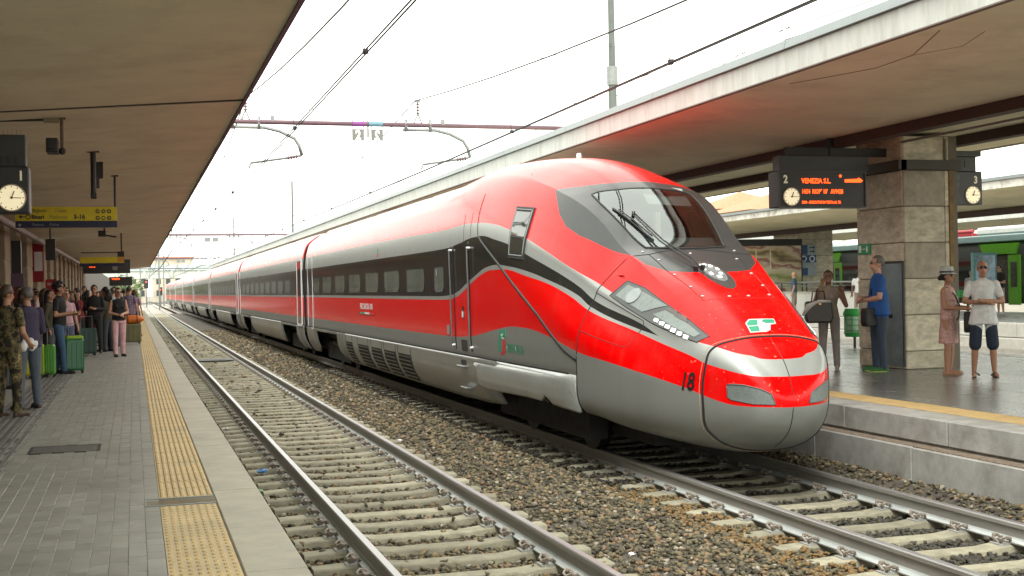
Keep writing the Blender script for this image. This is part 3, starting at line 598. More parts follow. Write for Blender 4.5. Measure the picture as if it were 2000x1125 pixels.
for (l,x,y,z0,z1,w_,m) in (('tall red banner with a white patch on the station front',-3.35,49.3,2.6,4.0,.4,m_redsign),('dark red notice box low on the first stone pilaster',-3.1,36.,1.75,2.35,.5,mat('red_dark',(.12,.01,.015),.5))):
    t=thing('wall_banner',l,'banner',(x,y,z0)); obj('panel',MB().box(x-w_/2,x+w_/2,y,y+.08,z0,z1),m,t)
    if z1>3: obj('white_patch',MB().box(x-.12,x+.16,y-.006,y,3.0,3.7),m_white,t)
t=thing('vending_machine','dark screen column with purple panel beside the first stone pilaster','machine',(-3.3,39.2,ZP)); obj('column',MB().box(-3.38,-3.12,39.2,39.5,2.2,3.7),m_black,t); obj('panel',MB().box(-3.45,-3.05,39.1,39.2,2.35,2.75),mat('purple_panel',(.09,.05,.09),.5),t)

# ================================================================== OVERHEAD LINE
m_beam=mat('gantry_purple_brown',(.13,.075,.095),.6,metal=.2,var=.12); m_wire=mat('contact_wire',(.02,.018,.018),.7,metal=.0,var=0.); m_ins=mat('insulator_brown',(.10,.035,.04),.3,var=.05)
m_pole=mat('pole_galvanised',(.10,.115,.11),.6,metal=.1,var=.1,scale=3)
GY=28.9
def cantilever(x,y,parent,cw=4.93,mw=6.45,bz=5.90,flip=1):
    """hanging arm: insulator post on the beam, curved pipe, steady arm down to the contact wire"""
    b=obj('cantilever',MB().box(x-.32,x-.26,y-.05,y+.05,bz-.16,bz+.12).box(x+.26,x+.32,y-.05,y+.05,bz-.16,bz+.12).tube([(x-.35,y,bz-.12),(x+.4,y,bz-.12),(x+.75,y,bz-.20),(x+1.08,y,bz-.36),(x+1.18,y,bz-.52),(x+1.24,y,bz-.74)],.040,7),m_steel,parent,smooth=True)
    obj('steady_arm',MB().tube([(x+1.24,y,bz-.74),(x+.9,y,bz-.80),(x+.10,y,bz-.92),(x+.06,y,bz-1.04)],.028,6),m_steel,b)
    ins=MB()
    for k in range(4): ins.cyl((x+.92+k*.06,y,bz-.80+k*.01),(x+.95+k*.06,y,bz-.795+k*.01),.045,n=8)
    for k in range(4): ins.cyl((x,y,bz+.26+.07*k),(x,y,bz+.285+.07*k),.045,n=8)
    obj('insulator',ins,m_ins,b)
    obj('insulator_post',MB().cyl((x-.10,y,bz+.02),(x,y,bz+.26),.018,n=5).cyl((x+.10,y,bz+.02),(x,y,bz+.26),.018,n=5).cyl((x,y,bz+.25),(x,y,bz+.56),.02,n=5).box(x-.06,x+.06,y-.03,y+.03,bz+.53,bz+.58),m_steel,b)
    obj('clamp',MB().box(x+.55,x+.63,y-.05,y+.05,bz,bz+.14),m_steel,b)
    return b
def mast(label,x,y,h,z0,r=.11,group=None):
    T=thing('line_mast',label,'mast',(x,y,z0),group=group); obj('pole',MB().cyl((x,y,z0),(x,y,z0+h*.58),r*1.1,r,n=14).cyl((x,y,z0+h*.58),(x,y,z0+h),r*.82,r*.7,n=14),m_pole,T,angle=50); obj('collar',MB().cyl((x,y,z0+h*.56),(x,y,z0+h*.60),r*1.35,n=14),m_steel,T); obj('plate',MB().box(x-.05,x+.05,y-r-.02,y-r,z0+h*.42,z0+h*.48),m_dark,T); obj('foot',MB().box(x-.2,x+.2,y-.2,y+.2,z0,z0+.06).cyl((x,y,z0),(x,y,z0+.25),r*1.5,r*1.1,n=10),m_steel,T); return T
G1=thing('line_gantry','purplish pipe gantry across both tracks with two curved arms','gantry',(2.5,GY,5.9))
obj('beam',MB().cyl((-4.0,GY,5.92),(11.6,GY,5.88),.055,n=10),m_beam,G1,smooth=True)
obj('beam_sleeve',MB().cyl((4.86,GY,5.90),(5.16,GY,5.90),.062,n=10),mat('sleeve_purple',(.20,.05,.22),.5),G1); obj('beam_sleeve',MB().cyl((5.24,GY,5.90),(5.56,GY,5.90),.062,n=10),mat('sleeve_cyan',(.12,.24,.30),.5),G1)
cantilever(2.46,GY,G1); cantilever(6.40,GY,G1)
for (x,s,l) in ((4.84,1,'left'),(5.28,-1,'right')):
    pl=obj('number_plate',MB().box(x+.03,x+.27,GY-.012,GY+.012,5.52,5.78),mat('plate_pale',(.16,.16,.145),.6,var=.05),G1); obj('plate_hook',MB().box(x+.01,x+.028,GY-.01,GY+.01,5.50,6.0).box(x+.272,x+.29,GY-.01,GY+.01,5.50,6.0),m_steel,pl)
    me=text_mesh('2',.30,0,.8,'CENTER',.014,.002); me.transform(Matrix.Scale(s,4,(1,0,0))); me.transform(frame((x+.15,GY-.016,5.54),(1,0,0),(0,0,1))); place('number',me,m_white if False else mat('plate_white',(.85,.85,.83),.5),pl)
obj('plate_post',MB().cyl((5.22,GY,5.6),(5.22,GY,6.12),.03,.012,n=6),m_steel,G1)
mast('tall round steel mast rising behind the right canopy',11.45,29.4,11.5,ZR+.0,.105)
mast('slender distant mast above the canopy, left of the tall one',12.1,101,10.2,ZR,.11)
mast('thin mast standing before the far road bridge',12.3,165,11.,ZR,.11)
def gantry_far(y,label,det=True):
    T=thing('line_gantry',label,'gantry',(2.5,y,5.9)); obj('beam',MB().cyl((-2.,y,5.95),(11.9,y,5.90),.07,n=8),m_beam,T)
    if det: cantilever(2.46,y,T); cantilever(6.42,y,T); 
    pl=obj('number_plate',MB().box(4.5,4.9,y,y+.02,5.45,5.75).box(5.0,5.4,y,y+.02,5.45,5.75),m_steel,T)
    return T
gantry_far(86,'second pipe gantry beyond the first, small in the distance'); gantry_far(143,'third pipe gantry far down the tracks'); gantry_far(200,'farthest pipe gantry near the road bridge')
for (y,x0,x1,l) in ((180,-1.,3.2,'pale square portal frame over the near track far away'),(235,1,5,'farthest square portal frame before the bridge')):
    T=thing('portal_frame',l,'portal frame',(x0,y,0)); obj('post',MB().box(x0,x0+.2,y,y+.2,-.3,9.),m_steel,T); obj('post',MB().box(x1,x1+.2,y,y+.2,-.3,9.),m_steel,T); obj('cross_bar',MB().box(x0,x1+.2,y,y+.2,8.8,9.0),m_steel,T)
# wires: catenary spans, contact pair, droppers
def span(y0,y1,x0,x1,zs,ze,sag,n=18):
    return [(x0+(x1-x0)*t,y0+(y1-y0)*t,zs+(ze-zs)*t-sag*4*t*(1-t)) for t in np.linspace(0,1,n)]
SP=[-28,GY,86,143,200,258]
def overhead(xc,label,stag,mz=6.46,cz=4.86,label2=''):
    T=thing('overhead_line',label,'overhead wires',(xc,GY,5))
    for i in range(len(SP)-1):
        a,b=SP[i],SP[i+1]; s0=stag*(1 if i%2 else -1); s1=-s0
        ms=span(a,b,xc-.08,xc-.08,mz,mz,1.3); obj('carrier_wire',MB().tube(ms,.0135 if i<2 else .024,5),m_wire,T)
        for d in (-.022,.022): obj('contact_wire',MB().tube([(xc+s0+d,a,cz),(xc+s1+d,b,cz)],.0105 if i<2 else .02,5),m_wire,T)
        nd=7
        for k in range(1,nd+1):
            t=k/(nd+1); y=a+(b-a)*t; z1=mz-1.3*4*t*(1-t); x1=xc+s0+(s1-s0)*t
            obj('dropper',MB().tube([(xc-.08,y,z1),((xc-.08+x1)/2+.02,y,(z1+cz)/2),(x1,y,cz)],.006 if i==0 else .010,4).box(x1-.03,x1+.03,y-.03,y+.03,cz-.02,cz+.04),m_wire,T)
        if i<2:
            for yy in (b-1.2,b-2.6) if i==0 else (a+1.2,a+2.4):
                t=(yy-a)/(b-a); z=mz-1.3*4*t*(1-t); xx_=xc-.08
                obj('jumper_loop',MB().tube([(xx_,yy-.25,z),(xx_,yy-.25,z-.42),(xx_,yy+.25,z-.42),(xx_,yy+.25,z)],.006,4),m_wire,T)
    return T
overhead(2.556,'overhead wires with droppers above the near track',.16); overhead(6.42,'overhead wires with droppers above the train',.16)
def guy(label,pts,r=.008): 
    return tag(obj('stay_wire',MB().tube(pts,r,5),m_wire),label,'wire')
guy('thin stay wire slanting down from the mast to the gantry',[(11.45,29.4,6.85),(8.3,GY,5.95)],.007)
guy('long thin wire from the left arm up towards the tall mast',[(3.2,GY,6.02),(7,28,6.9),(11.4,29.3,8.05)],.006)
guy('second thin wire from the right arm up to the mast collar',[(7.05,GY,6.02),(11.4,29.3,8.0)],.006)
guy('upper feeder wire passing the mast above the right canopy',[(11.5,-6,6.3),(11.5,17.8,6.6),(11.55,29.3,7.04),(11.9,100,6.9)],.009)
guy('lower feeder wire passing the mast just above the canopy',[(11.55,-6,6.2),(11.55,17.8,6.45),(11.6,29.3,6.80),(11.9,100,6.6)],.008)
guy('thin wire above the right canopy edge, nearest the roof',[(11.4,29.3,6.0),(9.5,16,6.0),(8.6,2,6.2)],.007)
guy('stay wire running from the mast collar down to the right',[(11.5,29.3,7.98),(14.5,26,6.6),(17,23,5.6)],.007)
guy('parallel stay wire from the mast collar to the right',[(11.5,29.3,7.95),(13.2,26,6.5),(14.8,23,5.4)],.007)
# ================================================================== THIRD PLATFORM, FAR CANOPIES, GREEN TRAIN
Z3=.72; E3=25.2
m_block3=mat('pale_block',(.52,.51,.47),.85,var=.1,scale=3,stain=(.3,.28,.24),samt=.4)
T3=tag(obj('far_platform',MB().box(E3+.05,33.6,5,160,-.5,Z3-.004),m_face),kind='structure')
obj('far_paving',MB().box(E3+.4,33.5,5,160,Z3-.01,Z3),mat('far_paving',(.24,.25,.24),.3,var=.12,scale=1.2),T3)
y=26.
while y<90:
    obj('edge_block',MB().box(E3,E3+.42,y,y+2.98,.30,Z3+.004),m_block3,T3,bevel=.015); obj('foot_block',MB().box(E3-.25,E3+.1,y+.6,y+3.58,-.3,.28),m_block3,T3,bevel=.015); y+=3.
for (x,l) in ((20.9,'first far rail pair beyond the right platform'),(17.6,'hidden far track along the right platform edge')):
    t=thing('railway_track',l,'railway track',(x,0,0))
    for s in (-1,1): obj('rail',MB().box(x+s*.75-.035,x+s*.75+.035,0,160,-.17,0.02),m_railtop,t)
t=thing('railway_track','bright rails running in front of the third platform','railway track',(23.3,0,0))
for s in (-1,1): obj('rail',MB().box(23.3+s*.75-.04,23.3+s*.75+.04,0,160,-.17,0.05),mat('bright_rail',(.55,.56,.55),.35,metal=.6),t)
# stair parapet with handrail on the third platform
PP=thing('stair_parapet','white stair parapet wall with a steel handrail on the third platform','parapet',(27,48,Z3))
obj('wall',MB().box(26.6,26.85,38,60,Z3,1.62),mat('parapet_white',(.66,.65,.60),.8,var=.06,stain=(.45,.43,.38),samt=.4),PP); obj('wall_cap',MB().box(26.56,26.89,38,60,1.62,1.67),m_block3,PP)
obj('handrail',MB().cyl((26.7,38,2.05),(26.7,60,2.05),.045,n=8).cyl((26.7,38,1.9),(26.7,60,1.9),.03,n=6),m_steel,PP)
for yy in np.arange(38.5,60,2.1): obj('rail_post',MB().cyl((26.7,yy,1.67),(26.7,yy,2.05),.03,n=6),m_dark,PP)
C3=canopy('platform_canopy','weathered far canopy with peeling white fascia over the third platform',[(24.3,4.70),(28.2,4.42),(30.8,4.42),(34.6,4.7)],[.2,.3,.3,.2],[(10,30),(30,52),(52,75),(75,120)])
for a,b in ((10,30),(30,52),(52,75),(75,120)):
    obj('fascia',MB().box(24.2,24.29,a,b,4.70,4.93),mat('fascia_peeling',(.66,.65,.60),.8,var=.1,stain=(.25,.2,.15),samt=.9,sscale=1.8),C3); obj('flashing',MB().box(24.1,24.5,a,b,4.935,5.03),m_flash,C3); obj('parapet',MB().box(26,26.2,a,b,4.9,5.16),mat('dark_roofing',(.10,.09,.09),.8),C3)
obj('duct_beam',MB().box(27.9,28.2,10,120,4.22,4.42),mat('brown_beam',(.055,.035,.03),.7),C3)
P2=oct_pillar('stone_pillar','stone pillar of the third platform carrying the blue signs',28.6,30.4,51,53.2,Z3,4.42,.0)
oct_pillar('stone_pillar','stone pillar at the right edge of the third platform',28.6,30.4,22,24,Z3,4.42,.0)
def advert_mat():
    m=bpy.data.materials.new('advert_print'); m.use_nodes=True; t=m.node_tree; N=t.nodes; L=t.links; b=N['Principled BSDF']; b.inputs['Roughness'].default_value=.3
    g=N.new('ShaderNodeNewGeometry'); mp=N.new('ShaderNodeMapping'); mp.inputs['Rotation'].default_value=(0,R(-22),0); mp.inputs['Scale'].default_value=(.5,.5,1.1); L.new(g.outputs['Position'],mp.inputs[0])
    n=N.new('ShaderNodeTexNoise'); n.inputs['Scale'].default_value=1.6; n.inputs['Detail'].default_value=5; L.new(mp.outputs[0],n.inputs['Vector'])
    s=N.new('ShaderNodeSeparateXYZ'); L.new(mp.outputs[0],s.inputs[0]); a=N.new('ShaderNodeMath'); a.operation='MULTIPLY_ADD'; L.new(n.outputs['Fac'],a.inputs[0]); a.inputs[1].default_value=1.2; L.new(s.outputs['Z'],a.inputs[2])
    w_=N.new('ShaderNodeMath'); w_.operation='PINGPONG'; L.new(a.outputs[0],w_.inputs[0]); w_.inputs[1].default_value=1.
    cr=N.new('ShaderNodeValToRGB'); L.new(w_.outputs[0],cr.inputs[0]); e=cr.color_ramp.elements; e[0].position=0; e[0].color=(.20,.24,.05,1); e[1].position=1; e[1].color=(.09,.07,.03,1)
    for p,c in ((.25,(.45,.42,.25,1)),(.45,(.55,.50,.36,1)),(.6,(.22,.06,.05,1)),(.72,(.50,.42,.28,1)),(.86,(.30,.22,.10,1))): k=e.new(p); k.color=c
    L.new(cr.outputs[0],b.inputs['Base Color']); return m
AD=thing('advert_poster','big food advert poster on the third platform beside the pillar','poster',(27.,50.5,Z3))
obj('board',MB().box(24.9,28.62,50.6,50.75,1.3,4.0),m_dark,AD); obj('print',MB().box(25.0,28.55,50.58,50.6,1.35,3.7),advert_mat(),AD)
for k,x in enumerate((26.3,27.0)): obj('print_stick',MB().box(x,x+.05,50.57,50.582,2.6,3.5),mat('cream_print',(.6,.56,.4),.5),AD)
BS=thing('blue_sign','blue and white pictogram sign on the third platform pillar','sign',(29,50.9,2.5)); m_bl=mat('sign_blue_lit',(.015,.07,.20),.4); yv=50.9
obj('panel',MB().box(28.62,29.5,yv,yv+.06,2.35,3.75),mat('sign_pale',(.30,.36,.38),.5),BS); obj('blue_field',MB().box(28.64,29.05,yv-.01,yv,3.3,3.73).box(28.64,29.48,yv-.01,yv,2.95,3.28).box(28.64,29.05,yv-.01,yv,2.38,2.7),m_bl,BS)
for x in (28.85,29.27): obj('roundel',MB().tube([(x+.12*math.cos(a),yv-.02,3.11+.12*math.sin(a)) for a in np.linspace(0,2*math.pi,17)],.028,5),m_white,BS)
obj('arrow',MB().box(29.15,29.35,yv-.02,yv-.01,3.60,3.64).prism([(29.33,3.55),(29.42,3.62),(29.33,3.69)],'y',yv-.02,yv-.01).box(29.15,29.35,yv-.02,yv-.01,3.42,3.46).prism([(29.33,3.37),(29.42,3.44),(29.33,3.51)],'y',yv-.02,yv-.01),m_tk,BS)
# green commuter train
m_gbody=mat('commuter_grey',(.03,.033,.032),.35,var=.1,coat=.3); m_green=mat('commuter_green',(.10,.36,.012),.35,var=.08,coat=.4); m_teal=mat('roof_teal',(.15,.23,.225),.4,metal=.2,var=.08)
GT=thing('commuter_train','dark commuter train with bright green doors at the third platform','train',(36.5,60,0)); GX=35.4
obj('body',MB().prism([(GX,1.0),(GX-.05,1.3),(GX-.05,3.0),(GX+.15,3.62),(GX+2.7,3.62),(GX+2.9,3.0),(GX+2.9,1.0)],'y',25,140),m_gbody,GT); obj('roof_edge',MB().prism([(GX+.02,3.62),(GX+.1,3.95),(GX+2.7,3.95),(GX+2.8,3.62)],'y',25,140),m_teal,GT,bevel=.05)
obj('window_band',MB().box(GX-.07,GX-.05,25,140,1.75,2.85),m_glass,GT)
for k,yy in enumerate((44.5,58.4,73)):
    d=obj('passenger_door',MB().box(GX-.12,GX-.07,yy,yy+.75,.95,3.05).box(GX-.12,GX-.07,yy+1.95,yy+2.7,.95,3.05),m_green,GT); obj('door_glass',MB().box(GX-.13,GX-.118,yy+.18,yy+.58,1.7,2.75).box(GX-.13,GX-.118,yy+2.12,yy+2.52,1.7,2.75),m_glass,d); obj('door_panel',MB().prism([(yy+.3,3.10),(yy+2.4,3.10),(yy+2.65,3.55),(yy+.1,3.55)],'x',GX-.11,GX-.02),m_green,d)
for k,(a,b) in enumerate(((38,41.5),(42.,44.6),(44.8,48.2),(62,65),(66,70))): obj('roof_unit',MB().box(GX+.5,GX+2.3,a,b,3.95,4.32),mat('roof_unit',(.62,.63,.61),.5,var=.08),GT,bevel=.1)
obj('pantograph_base',MB().box(GX+.6,GX+2.2,48.6,52.5,3.96,4.12).cyl((GX+.7,48.6,4.2),(GX+.7,52.5,4.2),.08,n=8),mat('panto_red',(.35,.03,.04),.5),GT)
PO=thing('lit_poster','upright pale blue poster frame on the third platform behind the man in white','poster',(29.15,38.6,Z3)); obj('frame',MB().box(28.65,29.62,38.6,38.75,1.2,3.0),mat('frame_teal',(.10,.25,.24),.4),PO); obj('print',MB().box(28.73,29.54,38.58,38.6,1.3,2.9),mat('poster_blue',(.30,.42,.52),.4,var=.5,scale=1.4),PO)
C4=canopy('platform_canopy','farthest canopy seen above the green train roof',[(40.5,4.95),(44,4.7),(48,4.95)],[.2,.3,.2],[(20,60),(60,140)]); obj('fascia',MB().box(40.42,40.5,20,140,4.95,5.25),m_fascia,C4)
LP=thing('hanging_lamp','dark dish lamp hanging under the far canopy','lamp',(31.5,38,3.9)); obj('shade',MB().cyl((28.3,34.6,3.92),(28.3,34.6,4.05),.32,.12,n=14),m_dark,LP); obj('rod',MB().cyl((28.3,34.6,4.0),(28.3,34.6,4.42),.02,n=6),m_dark,LP)
# bin on the right platform
BN=thing('litter_bin','green see-through litter bin ring beside the stone pillar','bin',(15.35,24.9,ZR)); bx,by=15.35,24.9
obj('lid',MB().cyl((bx,by,1.36),(bx,by,1.47),.25,.2,n=18).cyl((bx,by,1.30),(bx,by,1.36),.24,.25,n=18),mat('bin_green',(.03,.30,.06),.4,var=.05),BN,angle=40); obj('bag',MB().cyl((bx,by,.92),(bx,by,1.30),.19,.21,n=18,cap=False),mat('bag_green',(.36,.5,.38),.3,var=.2),BN,smooth=True)
for k in range(8):
    a=k*math.pi/4; obj('stave',MB().cyl((bx+.22*math.cos(a),by+.22*math.sin(a),.92),(bx+.22*math.cos(a),by+.22*math.sin(a),1.31),.012,n=5),mat('bin_green',(.03,.30,.06),.4),BN)
for z in (.98,1.1,1.22): obj('hoop',MB().tube([(bx+.22*math.cos(a),by+.22*math.sin(a),z) for a in np.linspace(0,2*math.pi,19)],.01,4),mat('bin_green',(.03,.30,.06),.4),BN)
obj('post',MB().cyl((bx,by,.60),(bx,by,.84),.03,n=8),m_dark,BN); obj('base',MB().cyl((bx,by,.84),(bx,by,.94),.20,.24,n=18),mat('bin_green',(.03,.30,.06),.4),BN)
# ================================================================== FAR BACKGROUND
m_tile=mat('roof_tiles',(.42,.19,.10),.85,var=.2,scale=3,stain=(.25,.15,.10),samt=.5); m_plaster=mat('plaster_pale',(.55,.53,.47),.85,var=.1,stain=(.35,.33,.3),samt=.4); m_wnd=mat('far_window',(.05,.06,.06),.3)
def house(label,x0,x1,y0,y1,zt,zr,n):
    T=thing('house',label,'house',((x0+x1)/2,(y0+y1)/2,0)); obj('wall',MB().box(x0,x1,y0,y1,-.5,zt),m_plaster,T)
    xm,ym=(x0+x1)/2,(y0+y1)/2; e=.6; d=min(x1-x0,y1-y0)/2
    if (x1-x0)>(y1-y0): r0,r1=(x0+d,ym),(x1-d,ym)
    else: r0,r1=(xm,y0+d),(xm,y1-d)
    rf=obj('roof',MB().add([(x0-e,y0-e,zt),(x1+e,y0-e,zt),(x1+e,y1+e,zt),(x0-e,y1+e,zt),(r0[0],r0[1],zr),(r1[0],r1[1],zr)],[(0,1,5,4),(1,2,5),(2,3,4,5),(3,0,4),(3,2,1,0)] if (x1-x0)>(y1-y0) else [(0,1,4),(1,2,5,4),(2,3,5),(3,0,4,5),(3,2,1,0)]),m_tile,T)
    for k in range(n):
        for z in (zt-2.6,zt-6.): 
            yv=y0-.03; x=x0+(x1-x0)*(k+.5)/n; wn=obj('window',MB().box(x-.6,x+.6,yv-.02,yv,z,z+1.7),m_wnd,T); obj('sill',MB().box(x-.7,x+.7,yv-.12,yv,z-.12,z-.02),m_plaster,wn)
    return T
house('pale house with a hipped orange tile roof beyond the far canopies',72,84,148,160,11.6,14.3,5); house('low building with an orange roof in front of the pale house',61,72,118,128,9.6,11.7,4)
# road bridge across the far end
RB=thing('road_bridge','pale concrete road bridge crossing the tracks far away','bridge',(0,300,0)); m_br=mat('bridge_concrete',(.50,.52,.48),.85,var=.1,stain=(.3,.3,.27),samt=.4)
obj('deck',MB().box(-60,90,300,309,5.6,7.4),m_br,RB); obj('parapet',MB().box(-60,90,299.7,300,7.4,8.7),mat('bridge_parapet',(.42,.52,.50),.7,var=.1),RB)
for x in np.arange(-58,90,6): obj('deck_rib',MB().box(x,x+.5,299.6,300,5.7,7.3),m_br,RB)
for x in (-22,-4,12,30,48): obj('pier',MB().box(x,x+1.4,301,307,-.5,5.6),m_br,RB)
m_beige=mat('far_beige',(.5,.45,.36),.9,var=.15,scale=.3)
for k,(x0,x1,y,h,l) in enumerate(((-6,3,345,9.,'pale low depot building beyond the road bridge'),(5,16,370,12,'blurred block of flats seen through the bridge'),(-22,-9,390,11,'pale building far left beyond the bridge'))):
    T=thing('building',l,'building',(x0,y,0)); obj('wall',MB().box(x0,x1,y,y+12,-.5,h),m_beige,T); obj('roof',MB().box(x0-.5,x1+.5,y-.5,y+12.5,h,h+.5),m_tile,T)
    for j in range(4):
        for z in (1.5,4.8): obj('window',MB().box(x0+1+j*(x1-x0)/4.2,x0+2.2+j*(x1-x0)/4.2,y-.05,y,z,z+1.6),m_wnd,T)
def signal(x,y,h,label):
    T=thing('rail_signal',label,'signal',(x,y,-.3)); obj('post',MB().cyl((x,y,-.3),(x,y,h),.09,n=8),m_steel,T); obj('ladder',MB().box(x+.15,x+.2,y,y+.05,-.3,h).box(x+.45,x+.5,y,y+.05,-.3,h),m_steel,T); b=obj('head',MB().box(x-.35,x+.35,y-.1,y+.1,h-.2,h+1.3),m_dark,T); obj('red_lamp',MB().cyl((x,y-.11,h+.85),(x,y-.16,h+.85),.13,n=14),mat('signal_red',(.7,.05,.03),.4,emit=(1,.08,.04),estr=1.2),b); return T
signal(1.9,215,3.2,'rail signal mast with a red light beside the near track'); signal(4.6,240,2.0,'white lattice signal post between the tracks far away')
# crossing trackwork far away
m_pt=mat('far_trackbed',(.34,.31,.27),.9,var=.2,scale=.5); struct('far_trackbed',MB().box(-3,30,150,290,-.4,-.19),m_pt)
# far shrubs and trees, leaf clumps on limbs
def tree(label,x,y,h,r,seed):
    rn=random.Random(seed); T=thing('tree',label,'tree',(x,y,-.4)); tk=MB().cyl((x,y,-.4),(x,y,h*.45),.16,.1,n=7)
    for k in range(6): a=rn.uniform(0,6.28); tk.cyl((x,y,h*(.3+.03*k)),(x+r*.6*math.cos(a),y+r*.6*math.sin(a),h*rn.uniform(.6,.9)),.07,.02,n=5)
    obj('trunk',tk,m_rust,T); vs=[];fs=[]
    mb=MB()
    for c in range(26):
        a=rn.uniform(0,6.28); q=rn.random()**.5*r; cx,cy,cz=x+q*math.cos(a),y+q*math.sin(a),h*rn.uniform(.35,1.)
        for k in range(46):
            px,py,pz=[rn.gauss(0,r*.16) for _ in range(3)]; s=rn.uniform(.10,.2)
            d=Vector((rn.gauss(0,1),rn.gauss(0,1),rn.gauss(0,1))).normalized(); e=d.orthogonal().normalized()*s; g=d.cross(e).normalized()*s*.6; p=Vector((cx+px,cy+py,cz+pz))
            mb.add([p-e,p+g,p+e,p-g],[(0,1,2,3)],0 if c%3 else 1)
    tag(obj('crown',mb,[mat('leaf_green',(.07,.12,.03),.6,var=.3),mat('leaf_light',(.12,.18,.05),.6,var=.3)],T,fixn=False)); return T
tree('small bushy tree beside the track far beyond the left platform',-.4,225,4.2,1.8,3); tree('green shrub tree behind the distant signal',-1.8,260,5.5,2.5,5); tree('dark tree at the foot of the road bridge',20,280,7,4,8)

# ================================================================== THE RED TRAIN
XC=6.42
def pch(xs,ys,x):
    # monotone cubic (Fritsch-Carlson)
    xs=np.asarray(xs,float); ys=np.asarray(ys,float); x=np.asarray(x,float)
    h=np.diff(xs); d=np.diff(ys)/h; m=np.zeros_like(ys)
    m[0]=d[0]; m[-1]=d[-1]
    for i in range(1,len(xs)-1):
        if d[i-1]*d[i]>0:
            w1=2*h[i]+h[i-1]; w2=h[i]+2*h[i-1]; m[i]=(w1+w2)/(w1/d[i-1]+w2/d[i])
    i=np.clip(np.searchsorted(xs,x)-1,0,len(xs)-2); t=np.clip((x-xs[i])/h[i],0,1); t2=t*t; t3=t2*t
    return (2*t3-3*t2+1)*ys[i]+(t3-2*t2+t)*h[i]*m[i]+(-2*t3+3*t2)*ys[i+1]+(t3-t2)*h[i]*m[i+1]
TIP=11.59
def q(y): return np.sqrt(np.maximum(np.asarray(y,float)-TIP,0))
def prof(tab,y):
    return pch([q(a[0]) for a in tab],[a[1] for a in tab],q(y))
ZT=[(11.59,.85),(11.605,.97),(11.647,1.085),(11.79,1.284),(12.046,1.49),(12.19,1.60),(12.68,1.90),(13.33,2.19),(13.92,2.425),(14.2,2.55),(14.8,2.95),(15.38,3.31),(15.7,3.475),(16.5,3.755),(17.5,3.955),(18.5,4.04),(19.3,4.06),(20.3,3.99),(22,3.90),(40,3.86)]
ZB=[(11.59,.85),(11.605,.74),(11.66,.60),(11.776,.48),(12.0,.36),(12.3,.275),(13,.325),(13.6,.40),(14.35,.495),(16,.5),(40,.5)]
WW=[(11.59,0),(11.60,.14),(11.64,.29),(11.7,.40),(11.8,.50),(12.0,.645),(12.17,.745),(12.4,.87),(12.7,1.005),(13,1.11),(13.5,1.235),(14,1.32),(15,1.415),(16,1.45),(17,1.46),(40,1.46)]
ZM=[(11.59,.85),(12,.90),(13,1.05),(14,1.3),(16,1.75),(18,2.0),(40,2.0)]
# crease 1 (shoulder) x,z ; crease 2 (pillar)
C1X=[(11.59,0),(11.60,.125),(11.64,.265),(11.7,.37),(11.8,.465),(12.0,.575),(12.3,.70),(13.2,.945),(14.2,1.115),(14.66,1.19),(15.5,1.29),(16.3,1.345),(18,1.37),(20,1.36),(40,1.36)]
C1Z=[(11.59,.85),(11.605,.93),(11.66,1.06),(11.8,1.21),(12.0,1.34),(12.3,1.46),(13.2,1.69),(14.2,2.035),(14.66,2.225),(16.4,2.74),(18,3.15),(20,3.42),(40,3.42)]
C2X=[(11.59,0),(11.60,.06),(11.66,.15),(11.8,.26),(12.0,.36),(12.68,.58),(13.3,.70),(13.92,.775),(14.71,.835),(16.0,.99),(18,1.05),(20,1.06),(40,1.06)]
C2F=[(11.59,.72),(12.0,.72),(12.68,.72),(13.3,.84),(13.92,.97),(14.71,.91),(16.0,.75),(18,.68),(20,.66),(40,.66)]  # fraction between C1Z and ZT
